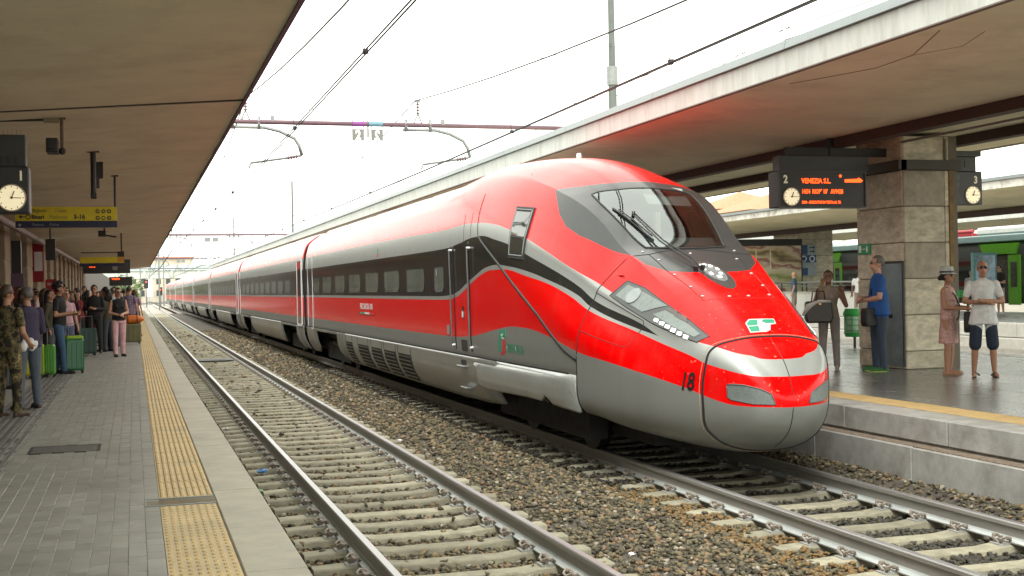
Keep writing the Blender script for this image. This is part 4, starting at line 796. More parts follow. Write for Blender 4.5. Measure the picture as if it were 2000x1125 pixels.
def section(y,nA=20,nB=16,nC=22,nD=24):
    """half section, bottom centre -> top centre; returns (N,2) x,z (x>=0)"""
    zt,zb,w,zm=[float(prof(T,y)) for T in (ZT,ZB,WW,ZM)]
    c1x,c1z=float(prof(C1X,y)),float(prof(C1Z,y)); c2x=float(prof(C2X,y)); c2z=c1z+(zt-c1z)*float(prof(C2F,y))
    c1x=min(c1x,w)
    # bottom quarter: superellipse
    n=float(np.interp(y,[11.6,12.2,13.2,14.4],[2.5,2.6,4.2,8.])); t=np.linspace(0,np.pi/2,nA,endpoint=False)
    ax=w*np.sin(t)**(2/n); az=zm-(zm-zb)*np.cos(t)**(2/n)
    # B: (w,zm)->(c1x,c1z) hermite bezier
    def bez(p0,p1,p2,p3,k):
        t=np.linspace(0,1,k,endpoint=False)[:,None]
        return (1-t)**3*p0+3*(1-t)**2*t*p1+3*(1-t)*t*t*p2+t**3*p3
    P0=np.array([w,zm]);P1=np.array([c1x,c1z]);P2=np.array([c2x,c2z]);P3=np.array([0,zt])
    # smooth tangents at creases (rear body)
    k=np.clip((y-15.0)/4.0,0,1); k=k*k*(3-2*k)
    d12=P2-P1; d01=P1-P0
    L=np.linalg.norm
    tb=np.array([ -0.10,1.0]); tb_s=(P2-P0)/max(L(P2-P0),1e-6)
    # crease1 incoming tangent: between straight lean and smooth
    tin=(1-k)*np.array([-.18,1.0])/1.016+k*np.array([-.35,.94]); tin/=L(tin)
    tout=(1-k)*(d12/max(L(d12),1e-6)*1.0+np.array([.0,.12]))+k*np.array([-.35,.94]); tout/=max(L(tout),1e-6)
    k2=np.clip((12.75-y)/.6,0,1); k2=k2*k2*(3-2*k2)
    tm=d01/max(L(d01),1e-6)+d12/max(L(d12),1e-6); tm/=max(L(tm),1e-6)
    tin=(1-k2)*tin+k2*tm; tin/=max(L(tin),1e-6); tout=(1-k2)*tout+k2*tm; tout/=max(L(tout),1e-6)
    lb=L(d01)/3
    B=bez(P0,P0+np.array([0,lb*1.1]),P1-tin*lb,P1,nB)
    # C: crease1 -> crease2
    lc=L(d12)/3
    d23=P3-P2
    tin2=(1-k)*(d12/max(L(d12),1e-6)-np.array([0,.10]))+k*np.array([-.80,.60]); tin2/=max(L(tin2),1e-6)
    tout2=(1-k)*(d23/max(L(d23),1e-6)+np.array([0,.06]))+k*np.array([-.80,.60]); tout2/=max(L(tout2),1e-6)
    tm2=d12/max(L(d12),1e-6)+d23/max(L(d23),1e-6); tm2/=max(L(tm2),1e-6)
    k3=np.clip((13.5-y)/.5,0,1)
    tin2=(1-k3)*tin2+k3*tm2; tin2/=max(L(tin2),1e-6); tout2=(1-k3)*tout2+k3*tm2; tout2/=max(L(tout2),1e-6)
    Cc=bez(P1,P1+tout*lc,P2-tin2*lc,P2,nC)
    ld=L(d23)/3
    D=bez(P2,P2+tout2*ld,P3-np.array([-1,0])*ld,P3,nD)
    return np.vstack([np.c_[ax,az],B,Cc,D,P3[None]])

XC=XF0
YB=14.35          # nose/skirt joint
GAP1=38.75; CAR=25.0
def sect(y):
    """full half section; behind the nose the lower part is cut off straight above the skirt"""
    s=section(y,24,18,30,30)
    if y>YB:
        nA=24; w=float(prof(WW,y)); zm=float(prof(ZM,y)); t=np.linspace(0,1,nA,endpoint=False)
        lo=np.array([(0,.92),(1.30,.92),(w-.03,1.045),(w-.008,1.3),(w,zm)]); d=np.array([0,.35,.55,.8,1.])
        s[:nA,0]=np.interp(t,d,lo[:,0]); s[:nA,1]=np.interp(t,d,lo[:,1])
    return s
# livery lines along the side: height as a function of distance (traced from the paint scheme)
LB1=[(11.59,1.287),(11.79,1.287),(11.88,1.333),(12.11,1.419),(12.33,1.469),(13.13,1.707),(13.98,2.012),(14.47,2.181),(14.71,2.256),(15.66,2.552),(16.35,2.742),(16.98,2.879),(17.6,2.99),(18.41,3.06),(19.3,3.083),(20.5,3.06),(26,3.09),(40,3.10),(300,3.10)]
LB2=[(11.59,1.2),(12.9,1.516),(13.2,1.630),(14.24,1.913),(14.61,2.076),(16.23,2.519),(16.91,2.672),(17.54,2.77),(18.27,2.858),(18.7,2.855),(19.5,2.795),(20.4,2.745),(22,2.735),(40,2.74),(300,2.74)]
LB3=[(11.59,1.2),(12.9,1.516),(13.27,1.589),(14.29,1.846),(14.57,1.968),(15.49,2.186),(16.08,2.288),(16.85,2.373),(17.44,2.41),(17.95,2.385),(18.56,2.275),(19.12,2.16),(19.7,2.03),(20.2,1.975),(21,1.955),(40,1.965),(300,1.965)]
LB4=[(11.59,1.110),(11.66,1.116),(11.7,1.129),(11.94,1.195),(12.17,1.257),(12.29,1.305),(12.76,1.425),(13.27,1.555),(14.26,1.789),(14.69,1.945),(15.38,2.118),(16.08,2.223),(17.07,2.335),(17.7,2.338),(18.3,2.27),(19.04,2.11),(19.7,1.96),(20.2,1.91),(21,1.895),(40,1.905),(300,1.905)]
LB5=[(11.59,.806),(11.62,.813),(11.81,.825),(12.17,.92),(12.32,.975),(13.63,1.215),(14.17,1.275),(14.59,1.345),(15.04,1.43),(16.03,1.535),(16.63,1.545),(17.44,1.49),(18.16,1.415),(18.9,1.345),(20.2,1.30),(22,1.295),(40,1.295),(300,1.295)]
def line(T,y): return np.interp(y,[a[0] for a in T],[a[1] for a in T]) if False else pch([a[0] for a in T],[a[1] for a in T],y)
def sdf(poly,px,py):
    poly=np.array(poly,float); d=np.full(px.shape,1e9); ins=np.zeros(px.shape,bool); n=len(poly)
    for i in range(n):
        a=poly[i];b=poly[(i+1)%n]; e=b-a; t=np.clip(((px-a[0])*e[0]+(py-a[1])*e[1])/(e@e+1e-12),0,1)
        d=np.minimum(d,np.hypot(px-a[0]-t*e[0],py-a[1]-t*e[1]))
        c=((a[1]>py)!=(b[1]>py))&(px<(b[0]-a[0])*(py-a[1])/(b[1]-a[1]+1e-12)+a[0]); ins^=c
    return np.where(ins,-d,d)
def sym(half): return [(-x,y) for x,y in half]+[(x,y) for x,y in reversed(half)]
ML=[(.0,15.66),(.35,15.70),(.7,15.86),(1.0,16.09),(1.05,15.88),(1.09,15.68),(1.10,15.40),(1.05,15.04),(.95,14.60),(.84,14.2),(.71,13.71),(.52,13.50),(.30,13.415),(.17,13.40),(.155,13.2),(.11,13.06),(.0,12.985)]
MASKP=sym(ML[1:-1]); MASKP=[(0,15.66)]+[(x,y) for x,y in ML[1:]]+[(-x,y) for x,y in reversed(ML[1:-1])]
GLASSP=[(0,15.44),(.32,15.46),(.60,15.52),(.70,15.50),(.69,15.2),(.64,14.8),(.58,14.42),(.52,14.16),(.2,14.125),(0,14.12)]
GLASSP=GLASSP+[(-x,y) for x,y in reversed(GLASSP[1:-1])]
def livery_mat():
    m=bpy.data.materials.new('train_livery'); m.use_nodes=True; t=m.node_tree; N=t.nodes; L=t.links; b=N['Principled BSDF']
    def attr(n):
        a=N.new('ShaderNodeAttribute'); a.attribute_name=n; g=N.new('ShaderNodeMath'); g.operation='GREATER_THAN'; g.inputs[1].default_value=0; L.new(a.outputs['Fac'],g.inputs[0]); return g.outputs[0]
    GREY=(.25,.26,.245,1);RED=(.74,.0006,.001,1);SIL=(.36,.38,.365,1);BLK=(.018,.019,.018,1);ROOF=(.33,.35,.345,1);MASK=(.045,.047,.047,1)
    geo=N.new('ShaderNodeNewGeometry'); mp=N.new('ShaderNodeMapping'); mp.inputs['Scale'].default_value=(1,.5,1); L.new(geo.outputs['Position'],mp.inputs[0])
    ns=N.new('ShaderNodeTexNoise'); ns.inputs['Scale'].default_value=2.2; ns.inputs['Detail'].default_value=7; ns.inputs['Roughness'].default_value=.7; L.new(mp.outputs[0],ns.inputs['Vector'])
    cur=None; curm=None; curr=None
    steps=[(None,GREY,.35,.36),('f5',RED,0,.15),('f4',SIL,.45,.34),('f3',BLK,0,.10),('f2',SIL,.45,.34),('f1',RED,0,.20),('froof',ROOF,.3,.5),('fmask',MASK,0,.16)]
    for an,c,me_,ro in steps:
        if an is None:
            r=N.new('ShaderNodeRGB'); r.outputs[0].default_value=c; cur=r.outputs[0]
            v=N.new('ShaderNodeValue'); v.outputs[0].default_value=me_; curm=v.outputs[0]; v=N.new('ShaderNodeValue'); v.outputs[0].default_value=ro; curr=v.outputs[0]; continue
        f=attr(an); x=N.new('ShaderNodeMix'); x.data_type='RGBA'; L.new(f,x.inputs['Factor']); L.new(cur,x.inputs[6]); x.inputs[7].default_value=c; cur=x.outputs[2]
        for nm,val in (('m',me_),('r',ro)):
            y=N.new('ShaderNodeMix'); y.data_type='FLOAT'; L.new(f,y.inputs[0]); L.new(curm if nm=='m' else curr,y.inputs[2]); y.inputs[3].default_value=val
            if nm=='m': curm=y.outputs[0]
            else: curr=y.outputs[0]
    # road dirt: lightly greys the paint, more noise than shape
    rg=N.new('ShaderNodeMapRange'); rg.inputs['From Min'].default_value=.45; rg.inputs['From Max'].default_value=.8; rg.inputs['To Max'].default_value=.06; L.new(ns.outputs['Fac'],rg.inputs['Value'])
    dm=N.new('ShaderNodeMix'); dm.data_type='RGBA'; L.new(rg.outputs[0],dm.inputs['Factor']); L.new(cur,dm.inputs[6]); dm.inputs[7].default_value=(.20,.17,.14,1)
    mv=N.new('ShaderNodeMapping'); mv.inputs['Scale'].default_value=(7,7,.55); L.new(geo.outputs['Position'],mv.inputs[0]); nv=N.new('ShaderNodeTexNoise'); nv.inputs['Scale'].default_value=1.; nv.inputs['Detail'].default_value=5; L.new(mv.outputs[0],nv.inputs['Vector'])
    rv=N.new('ShaderNodeMapRange'); rv.inputs['From Min'].default_value=.52; rv.inputs['From Max'].default_value=.75; rv.inputs['To Max'].default_value=.10; L.new(nv.outputs['Fac'],rv.inputs['Value'])
    dv=N.new('ShaderNodeMix'); dv.data_type='RGBA'; L.new(rv.outputs[0],dv.inputs['Factor']); L.new(dm.outputs[2],dv.inputs[6]); dv.inputs[7].default_value=(.11,.09,.07,1); dm=dv
    sz_=N.new('ShaderNodeSeparateXYZ'); L.new(geo.outputs['Position'],sz_.inputs[0]); zr_=N.new('ShaderNodeMapRange'); zr_.inputs['From Min'].default_value=3.25; zr_.inputs['From Max'].default_value=4.0; zr_.inputs['To Max'].default_value=.38; L.new(sz_.outputs['Z'],zr_.inputs['Value']); zm_=N.new('ShaderNodeMath'); zm_.operation='MULTIPLY'; L.new(zr_.outputs[0],zm_.inputs[0]); L.new(ns.outputs['Fac'],zm_.inputs[1])
    dz_=N.new('ShaderNodeMix'); dz_.data_type='RGBA'; L.new(zm_.outputs[0],dz_.inputs['Factor']); L.new(dm.outputs[2],dz_.inputs[6]); dz_.inputs[7].default_value=(.22,.17,.155,1); dm=dz_   # dust lying on the roof
    # insect and stone marks on the front of the nose
    sp=N.new('ShaderNodeTexNoise'); sp.inputs['Scale'].default_value=24; sp.inputs['Detail'].default_value=4; L.new(geo.outputs['Position'],sp.inputs['Vector'])
    sr=N.new('ShaderNodeMapRange'); sr.inputs['From Min'].default_value=.66; sr.inputs['From Max'].default_value=.74; sr.inputs['To Max'].default_value=.5; L.new(sp.outputs['Fac'],sr.inputs['Value'])
    sx_=N.new('ShaderNodeSeparateXYZ'); L.new(geo.outputs['Position'],sx_.inputs[0]); yr=N.new('ShaderNodeMapRange'); yr.inputs['From Min'].default_value=13.2; yr.inputs['From Max'].default_value=12.0; L.new(sx_.outputs['Y'],yr.inputs['Value'])
    sm_=N.new('ShaderNodeMath'); sm_.operation='MULTIPLY'; L.new(sr.outputs[0],sm_.inputs[0]); L.new(yr.outputs[0],sm_.inputs[1])
    d2=N.new('ShaderNodeMix'); d2.data_type='RGBA'; L.new(sm_.outputs[0],d2.inputs['Factor']); L.new(dm.outputs[2],d2.inputs[6]); d2.inputs[7].default_value=(.50,.36,.24,1); dm=d2
    bf=N.new('ShaderNodeMix'); bf.data_type='RGBA'; L.new(geo.outputs['Backfacing'],bf.inputs['Factor']); L.new(dm.outputs[2],bf.inputs[6]); bf.inputs[7].default_value=(.03,.032,.032,1); dm=bf   # dark lining inside the shell
    L.new(dm.outputs[2],b.inputs['Base Color']); L.new(curm,b.inputs['Metallic'])
    ra=N.new('ShaderNodeMath'); ra.operation='MULTIPLY_ADD'; L.new(ns.outputs['Fac'],ra.inputs[0]); ra.inputs[1].default_value=.08; L.new(curr,ra.inputs[2]); L.new(ra.outputs[0],b.inputs['Roughness'])
    b.inputs['Coat Weight'].default_value=.1; b.inputs['Specular IOR Level'].default_value=.2; b.inputs['Coat Roughness'].default_value=.08
    return m
m_liv=livery_mat()
def body_mesh(name,ys,mirror_y=None,car=False):
    H=[sect(14.6 if False else y) for y in ys]
    S=np.array(H); n=S.shape[1]
    P=np.zeros((len(ys),2*n-1,3))
    P[:,:n,0]=-S[:,:,0]; P[:,n:,0]=S[:,::-1,0][:,1:]; P[:,:n,2]=S[:,:,1]; P[:,n:,2]=S[:,::-1,1][:,1:]
    P[:,:,1]=np.array(ys)[:,None]
    return P
def add_attr(me,name,vals):
    a=me.attributes.new(name,'FLOAT','POINT'); a.data.foreach_set('value',np.asarray(vals,np.float32).ravel())
def finish_body(name,P,parent,dely=None,caps=True,const=None):
    nY,nS,_=P.shape; V=P.reshape(-1,3); x=V[:,0];y=V[:,1];z=V[:,2]
    yy=np.full_like(y,const) if const is not None else y
    F=[];idx=np.arange(nY*nS).reshape(nY,nS)
    q=np.stack([idx[:-1,:-1],idx[:-1,1:],idx[1:,1:],idx[1:,:-1]],-1).reshape(-1,4)
    q2=np.stack([idx[:-1,-1],idx[:-1,0],idx[1:,0],idx[1:,-1]],-1)
    q=np.concatenate([q,q2])
    fm=np.full(len(V),-1.)
    if const is None:
        nz=(z>2.02)&(y>12.6)&(y<16.6)
        g=sdf(GLASSP,x,y); mk=sdf(MASKP,x,y); fm=np.where(nz,-mk,-1.)
        g=np.where(nz,g,1.); keep=~((g[q]<-.045).all(1)); q=q[keep]
    W=V.copy(); W[:,0]+=XC
    me=bpy.data.meshes.new(name); fl=[tuple(r) for r in q.tolist()]
    if caps: fl+= [tuple(idx[-1].tolist())]
    if const is None: fl+=[tuple(idx[0][::-1].tolist())]
    if caps and const is not None: fl+=[tuple(idx[0][::-1].tolist())]
    me.from_pydata(W.tolist(),[],fl)
    for nm,T in (('f1',LB1),('f2',LB2),('f3',LB3),('f4',LB4),('f5',LB5)): add_attr(me,nm,z-line(T,yy))
    add_attr(me,'fmask',fm)
    fr=z-np.where(yy>20.5,3.80,9.); fr=np.where(yy>20.5,fr,-1.)
    add_attr(me,'froof',fr)
    mi_=[0]*len(q)+[1]*(len(fl)-len(q))
    if const is None: mi_[-1]=0
    me.polygons.foreach_set('material_index',mi_)
    bm=bmesh.new(); bm.from_mesh(me); bmesh.ops.recalc_face_normals(bm,faces=bm.faces); bm.to_mesh(me); bm.free()
    me.polygons.foreach_set('use_smooth',[True]*len(me.polygons)); me.set_sharp_from_angle(angle=R(24))
    return place(name,me,[m_liv,mat('gangway_rubber',(.012,.010,.012),.8,var=.15)],parent), W, q
# ---- front car
TR=thing('high_speed_train','red and silver high speed train standing at the right hand platform','train',(XC,TIP,0))
ys=list(TIP+np.linspace(.02,1,34)**2*.75)+list(np.arange(12.38,16.9,.035))+list(np.arange(16.9,21.2,.09))+list(np.linspace(21.2,GAP1-.35,14))
ys=sorted(ys); ys=[y for y in ys if abs(y-YB)>.02]+[YB-.001,YB+.001]; ys.sort()
PB=body_mesh('carriage_body',ys)
body,BW,BQ=finish_body('carriage_body',PB,TR)
BVH=BVHTree.FromPolygons([tuple(v) for v in BW.tolist()],[tuple(a) for a in BQ.tolist()])
_full=np.arange(PB.shape[0]*PB.shape[1]).reshape(PB.shape[0],PB.shape[1])
_fq=np.stack([_full[:-1,:-1],_full[:-1,1:],_full[1:,1:],_full[1:,:-1]],-1).reshape(-1,4)
BVHF=BVHTree.FromPolygons([tuple(v) for v in BW.tolist()],[tuple(a) for a in _fq.tolist()])
def hit(o,d):
    loc,nrm,_,_=BVHF.ray_cast(Vector(o),Vector(d))
    if loc is None: return None
    if nrm.dot(Vector(d))>0: nrm=-nrm
    return loc,nrm
def on_side(y,z,s=-1): return hit((XC+s*4,y,z),(-s,0,0))
def on_top(x,y): return hit((XC+x,y,8),(0,0,-1))
def on_front(x,z): return hit((XC+x,0,z),(0,1,0))
def resample(poly,step,closed=True):
    out=[]; n=len(poly)
    for i in range(n if closed else n-1):
        a=np.array(poly[i],float);b=np.array(poly[(i+1)%n],float); k=max(1,int(np.linalg.norm(b-a)/step))
        out+= [a+(b-a)*t/k for t in range(k)]
    if not closed: out.append(np.array(poly[-1],float))
    return out
def patch(name,poly,proj,m,parent,off=.006,rings=7,step=.04,skirt=.02,smooth=True):
    """panel following the body surface: boundary polygon in projection coords, concentric rings, thin edge"""
    pts=resample(poly,step); c=np.mean(pts,0); n=len(pts); vs=[];fs=[]
    def pt(p,o):
        h=proj(*p)
        if h is None: return None
        return h[0]+h[1]*o
    for k in range(rings+1):
        f=1-k/rings
        for p in pts:
            q=c+(p-c)*max(f,.001); a=pt(q,off)
            vs.append(a if a is not None else (vs[-1] if vs else Vector((XC,14,2))))
    for k in range(rings):
        for i in range(n): fs.append((k*n+i,k*n+(i+1)%n,(k+1)*n+(i+1)%n,(k+1)*n+i))
    o=len(vs)
    for p in pts:
        a=pt(p,-skirt); vs.append(a if a is not None else vs[0])
    for i in range(n): fs.append((o+i,o+(i+1)%n,(i+1)%n,i))
    mb=MB(); mb.add(vs,fs); me=mb.mesh(name); fix(me,smooth); me.set_sharp_from_angle(angle=R(35)); return place(name,me,m,parent)
def smooth_pts(pts,n=6):
    P=[np.array(p,float) for p in pts]; out=[]
    for i in range(len(P)-1):
        a,b,c,d=P[max(i-1,0)],P[i],P[i+1],P[min(i+2,len(P)-1)]
        for t in np.linspace(0,1,n,endpoint=False): out.append(.5*((2*b)+(-a+c)*t+(2*a-5*b+4*c-d)*t*t+(-a+3*b-3*c+d)*t**3))
    out.append(P[-1]); return out
def groove(name,pts,proj,parent,r=.006,m=None,step=.04,off=.0,smooth=False):
    pp=smooth_pts(pts) if smooth else resample(pts,step,False); out=[]
    for p in pp:
        h=proj(*p)
        if h: out.append(h[0]+h[1]*off)
    return obj(name,MB().tube(out,r,5),m or m_gap,parent,smooth=True)
m_gap=mat('panel_gap',(.012,.011,.011),.8,var=.1)
m_glass=mat('tinted_glass',(.03,.035,.032),.035,var=.0,ior=1.75,spec=.6)
m_pane=mat('coach_pane',(.115,.135,.12),.06,var=.12,scale=.9,ior=1.6)
m_rubber=mat('rubber_seal',(.02,.02,.021),.6,var=.1)
m_lampglass=mat('lamp_glass',(.22,.25,.25),.25,var=.06,scale=12,coat=.6)
m_lampgrey=mat('lamp_reflector',(.17,.20,.19),.3,metal=.0,var=.1,scale=20)
m_lit=mat('lit_led',(.9,.9,.88),.3,var=0,emit=(1,.98,.94),estr=.55)
m_silver=mat('silver_paint',(.38,.40,.385),.32,metal=.45,var=.08,scale=3,coat=.4,stain=(.25,.23,.20),samt=.25)
m_skirt=mat('skirt_paint',(.24,.245,.225),.34,metal=.4,var=.12,scale=3,coat=.4,stain=(.14,.12,.09),samt=.5,sscale=1.1)
m_white=mat('white_paint',(.72,.74,.73),.4,var=.05)
m_redp=mat('red_paint',(.70,.002,.003),.28,var=.06,coat=.5)
# windscreen glass: clear coated glass over a built cab
def clear_glass():
    m=bpy.data.materials.new('windscreen_glass'); m.use_nodes=True; t=m.node_tree; N=t.nodes; L=t.links; N.remove(N['Principled BSDF'])
    tr=N.new('ShaderNodeBsdfTransparent'); tr.inputs[0].default_value=(.62,.70,.68,1); gl=N.new('ShaderNodeBsdfGlossy'); gl.inputs['Roughness'].default_value=.02; gl.inputs[0].default_value=(.95,1,.99,1)
    fr=N.new('ShaderNodeFresnel'); fr.inputs['IOR'].default_value=2.25; mx=N.new('ShaderNodeMixShader'); L.new(fr.outputs[0],mx.inputs[0]); L.new(tr.outputs[0],mx.inputs[1]); L.new(gl.outputs[0],mx.inputs[2]); L.new(mx.outputs[0],N['Material Output'].inputs[0]); return m
WS=patch('windscreen',GLASSP,on_top,clear_glass(),TR,off=.008,rings=12,skirt=.0)
_g=[(x*1.0,y) for x,y in GLASSP]
groove('windscreen_seal',_g+[_g[0]],on_top,WS,r=.012,m=m_rubber,off=.006)
cab=MB(); cab.add([(XC-.95,13.9,2.2),(XC+.95,13.9,2.2),(XC+.95,17.3,2.2),(XC-.95,17.3,2.2),(XC-.95,17.3,3.7),(XC+.95,17.3,3.7)],[(0,1,2,3),(3,2,5,4)])
obj('cab_interior',cab,mat('cab_dark',(.035,.033,.033),.8,var=.1),TR,fixn=False)
obj('dashboard',MB().prism([(14.15,2.2),(14.9,2.2),(14.9,2.62),(14.55,2.66),(14.2,2.46)],'x',XC-.66,XC+.66),mat('dash_grey',(.10,.11,.11),.7,var=.1),TR,bevel=.02)
st=obj('driver_seat',MB().box(XC+.12,XC+.58,15.35,15.85,2.2,2.62).prism([(15.75,2.5),(15.95,2.5),(16.12,3.15),(15.98,3.2)],'x',XC+.12,XC+.58),mat('seat_blue',(.02,.11,.20),.8,var=.1),TR,bevel=.04,seg=2)
obj('sun_blind',MB().add([(XC-.02,15.25,3.13),(XC+.60,15.25,3.10),(XC+.62,15.62,3.36),(XC-.02,15.58,3.42)],[(0,1,2,3)]),mat('blind_cloth',(.30,.30,.29),.8,var=.1),TR)
obj('cab_post',MB().box(XC-.06,XC+.0,14.9,15.0,2.5,3.0),mat('cab_beige',(.35,.32,.25),.7),TR)
# wipers
wp=thing and None
def surf_top(x,y,o=.0):
    h=on_top(x,y); return h[0]+h[1]*o
W1=obj('wiper_arm',MB().tube([surf_top(-.20,13.47,.02),surf_top(-.215,13.62,.06),surf_top(-.33,14.2,.07),surf_top(-.44,14.75,.07)],.010,6).tube([surf_top(-.12,13.50,.02),surf_top(-.135,13.66,.06),surf_top(-.28,14.22,.07),surf_top(-.42,14.82,.07)],.010,6),m_black,TR,smooth=True)
obj('wiper_blade',MB().tube([surf_top(-.60+.24*t,15.02-.72*t,.022) for t in np.linspace(0,1,9)],.013,5).tube([surf_top(-.56+.20*t,14.93-.58*t,.05) for t in np.linspace(0,1,7)],.009,5).cyl(surf_top(-.44,14.75,.02),surf_top(-.43,14.78,.10),.022,n=8),m_black,W1,smooth=True)
obj('wiper_pivot',MB().cyl(surf_top(-.20,13.45,-.01),surf_top(-.20,13.45,.06),.03,n=10).cyl(surf_top(-.11,13.46,-.01),surf_top(-.11,13.46,.06),.03,n=10),m_black,W1)
# seams
for s in (-1,1):
    groove('panel_seam',[(s*.56,13.97),(s*.53,13.55),(s*.475,13.12),(s*.435,12.75)],on_top,TR,r=.006)
groove('panel_seam',[(-.435,12.75),(-.2,12.71),(.2,12.71),(.435,12.75)],on_top,TR,r=.004)
groove('panel_seam',[(-.80,13.95),(-.56,13.97),(-.3,14.06),(0,14.10),(.3,14.06),(.56,13.97),(.80,13.95)],on_top,TR,r=.006)
m_bolt=mat('pale_bolt',(.6,.6,.58),.4,metal=.5,var=.05)
for s in (-1,1):
    for (x,y) in ((.62,14.06),(.52,13.8),(.50,13.40),(.46,13.05),(.42,12.83),(.12,12.76)): obj('bolt',MB().ell(surf_top(s*x*.97,y,.0),(.022,.022,.010),8,5),m_bolt,TR,smooth=True)
obj('bolt',MB().ell(surf_top(-.02,13.98,.0),(.022,.022,.010),8,5),m_bolt,TR,smooth=True)
# nose side seam, access panel, cap seam
for s in (-1,1):
    pj=lambda y,z,s=s: on_side(y,z,s)
    groove('panel_seam',[(14.02,2.40),(14.11,2.25),(14.22,2.04),(14.27,1.80),(14.31,1.53),(14.34,1.27)],pj,TR,r=.007)
    groove('panel_seam',[(14.345,1.25),(14.345,.9),(14.345,.45)],pj,TR,r=.009)
    groove('panel_seam',[(14.24,2.00),(13.6,1.80),(13.22,1.68),(13.20,1.62),(13.31,1.40),(13.40,1.385),(14.31,1.55)],pj,TR,r=.005)
    # cap seam round the coupler cover
cs=[(.0,1.513),(.25,1.503),(.47,1.468),(.60,1.425),(.675,1.345),(.715,1.21),(.738,1.04),(.738,.83),(.71,.62),(.62,.487),(.47,.385),(.25,.325),(0,.31)]
loop=[(-x,z) for x,z in reversed(cs)]+cs[1:]
CAP=groove('coupler_cover_seam',loop,on_front,TR,r=.016,step=.03,off=-.004,smooth=True)
groove('coupler_cover_seam_wear',[(x*1.028,(z-.9)*1.03+.9) for x,z in loop],on_front,CAP,r=.0035,step=.03,smooth=True,m=mat('chipped_primer',(.42,.29,.18),.8,var=.3,scale=40))
groove('cap_split',[(0.,1.50),(0,1.2),(0,.9),(0,.6),(0,.36)],on_front,TR,r=.005)
# cap grilles
m_mesh=mat('grille_mesh',(.17,.20,.19),.55,var=.25,scale=90,metal=.2)
for s in (-1,1):
    GR=patch('cap_grille',[(s*x,z) for x,z in [(.585,1.03),(.57,1.045),(.47,1.04),(.32,.995),(.23,.945),(.19,.84),(.40,.85),(.555,.885),(.58,.91)]],on_front,m_mesh,TR,off=.004,step=.03)
    groove('grille_rim',[(s*x,z) for x,z in [(.585,1.03),(.57,1.045),(.47,1.04),(.32,.995),(.23,.945),(.19,.84),(.40,.85),(.555,.885),(.58,.91),(.585,1.03)]],on_front,GR,r=.007,m=mat('grille_rim',(.1,.11,.11),.5),off=.004)
# headlamps
HL=[(13.79,2.135),(13.96,1.965),(13.6,1.83),(13.1,1.665),(12.6,1.53),(12.33,1.462),(12.26,1.525),(12.6,1.69),(13.08,1.895),(13.45,2.045)]
def inset(poly,f): 
    c=np.mean(np.array(poly),0); return [tuple(c+(np.array(p)-c)*f) for p in poly]
for s in (-1,1):
    pj=lambda y,z,s=s: on_side(y,z,s)
    H=patch('headlamp',HL,pj,mat('lamp_frame',(.07,.075,.075),.4,var=.08),TR,off=.004)
    patch('lamp_reflector',[(13.74,2.085),(13.86,1.965),(13.3,1.775),(13.12,1.82),(12.98,1.845),(13.4,1.985)],pj,m_lampgrey,H,off=.010)
    patch('lamp_bulb',[(13.56+.10*math.cos(a),1.955+.085*math.sin(a)) for a in np.linspace(0,2*math.pi,16,endpoint=False)],pj,m_lampglass,H,off=.022,rings=4,skirt=.02)
    patch('lamp_reflector',[(12.95,1.80),(13.12,1.75),(12.75,1.62),(12.40,1.515),(12.36,1.545),(12.65,1.68)],pj,m_lampgrey,H,off=.009)
    for k,(ya,za) in enumerate(((12.98,1.80),(12.82,1.735))):
        patch('lamp_slot',[(ya,za),(ya-.10,za-.035),(ya-.22,za-.075),(ya-.16,za-.015),(ya-.05,za+.02)],pj,mat('lamp_slot',(.09,.075,.065),.4),H,off=.014,rings=3)
    for k in range(6):
        yc=13.02-.105*k; zc=1.688-.0345*k; patch('led',[(yc+.035,zc+.018),(yc+.03,zc-.012),(yc-.03,zc-.026),(yc-.025,zc+.008)],pj,m_lit,H,off=.017,rings=2,step=.03)
    groove('headlamp_seal',HL+[HL[0]],pj,H,r=.006,m=m_rubber,off=.003)
# upper lamp cluster in the mask
OV=[(.155*math.cos(a),13.33+.40*math.sin(a)) for a in np.linspace(0,2*math.pi,28,endpoint=False)]
U=patch('upper_lamp',OV,on_top,mat('upper_lamp_glass',(.06,.065,.065),.08,var=.1,coat=.8),TR,off=.006)
patch('lamp_reflector',[(.115*math.cos(a),13.38+.26*math.sin(a)) for a in np.linspace(0,2*math.pi,20,endpoint=False)],on_top,mat('upper_reflector',(.22,.24,.24),.3,metal=.3,var=.2,scale=40),U,off=.010,rings=4)
for (x,y,w_,h_) in ((-.075,13.58,.04,.045),(-.02,13.60,.035,.04),(.035,13.55,.04,.045),(.08,13.46,.03,.05),(-.085,13.46,.03,.045),(-.06,13.33,.035,.05),(.06,13.33,.035,.04),(0.0,13.24,.05,.045)):
    patch('led',[(x-w_/2,y-h_/2),(x+w_/2,y-h_/2),(x+w_/2*.8,y+h_/2),(x-w_/2,y+h_/2)],on_top,m_lit,U,off=.018,rings=2,step=.03)
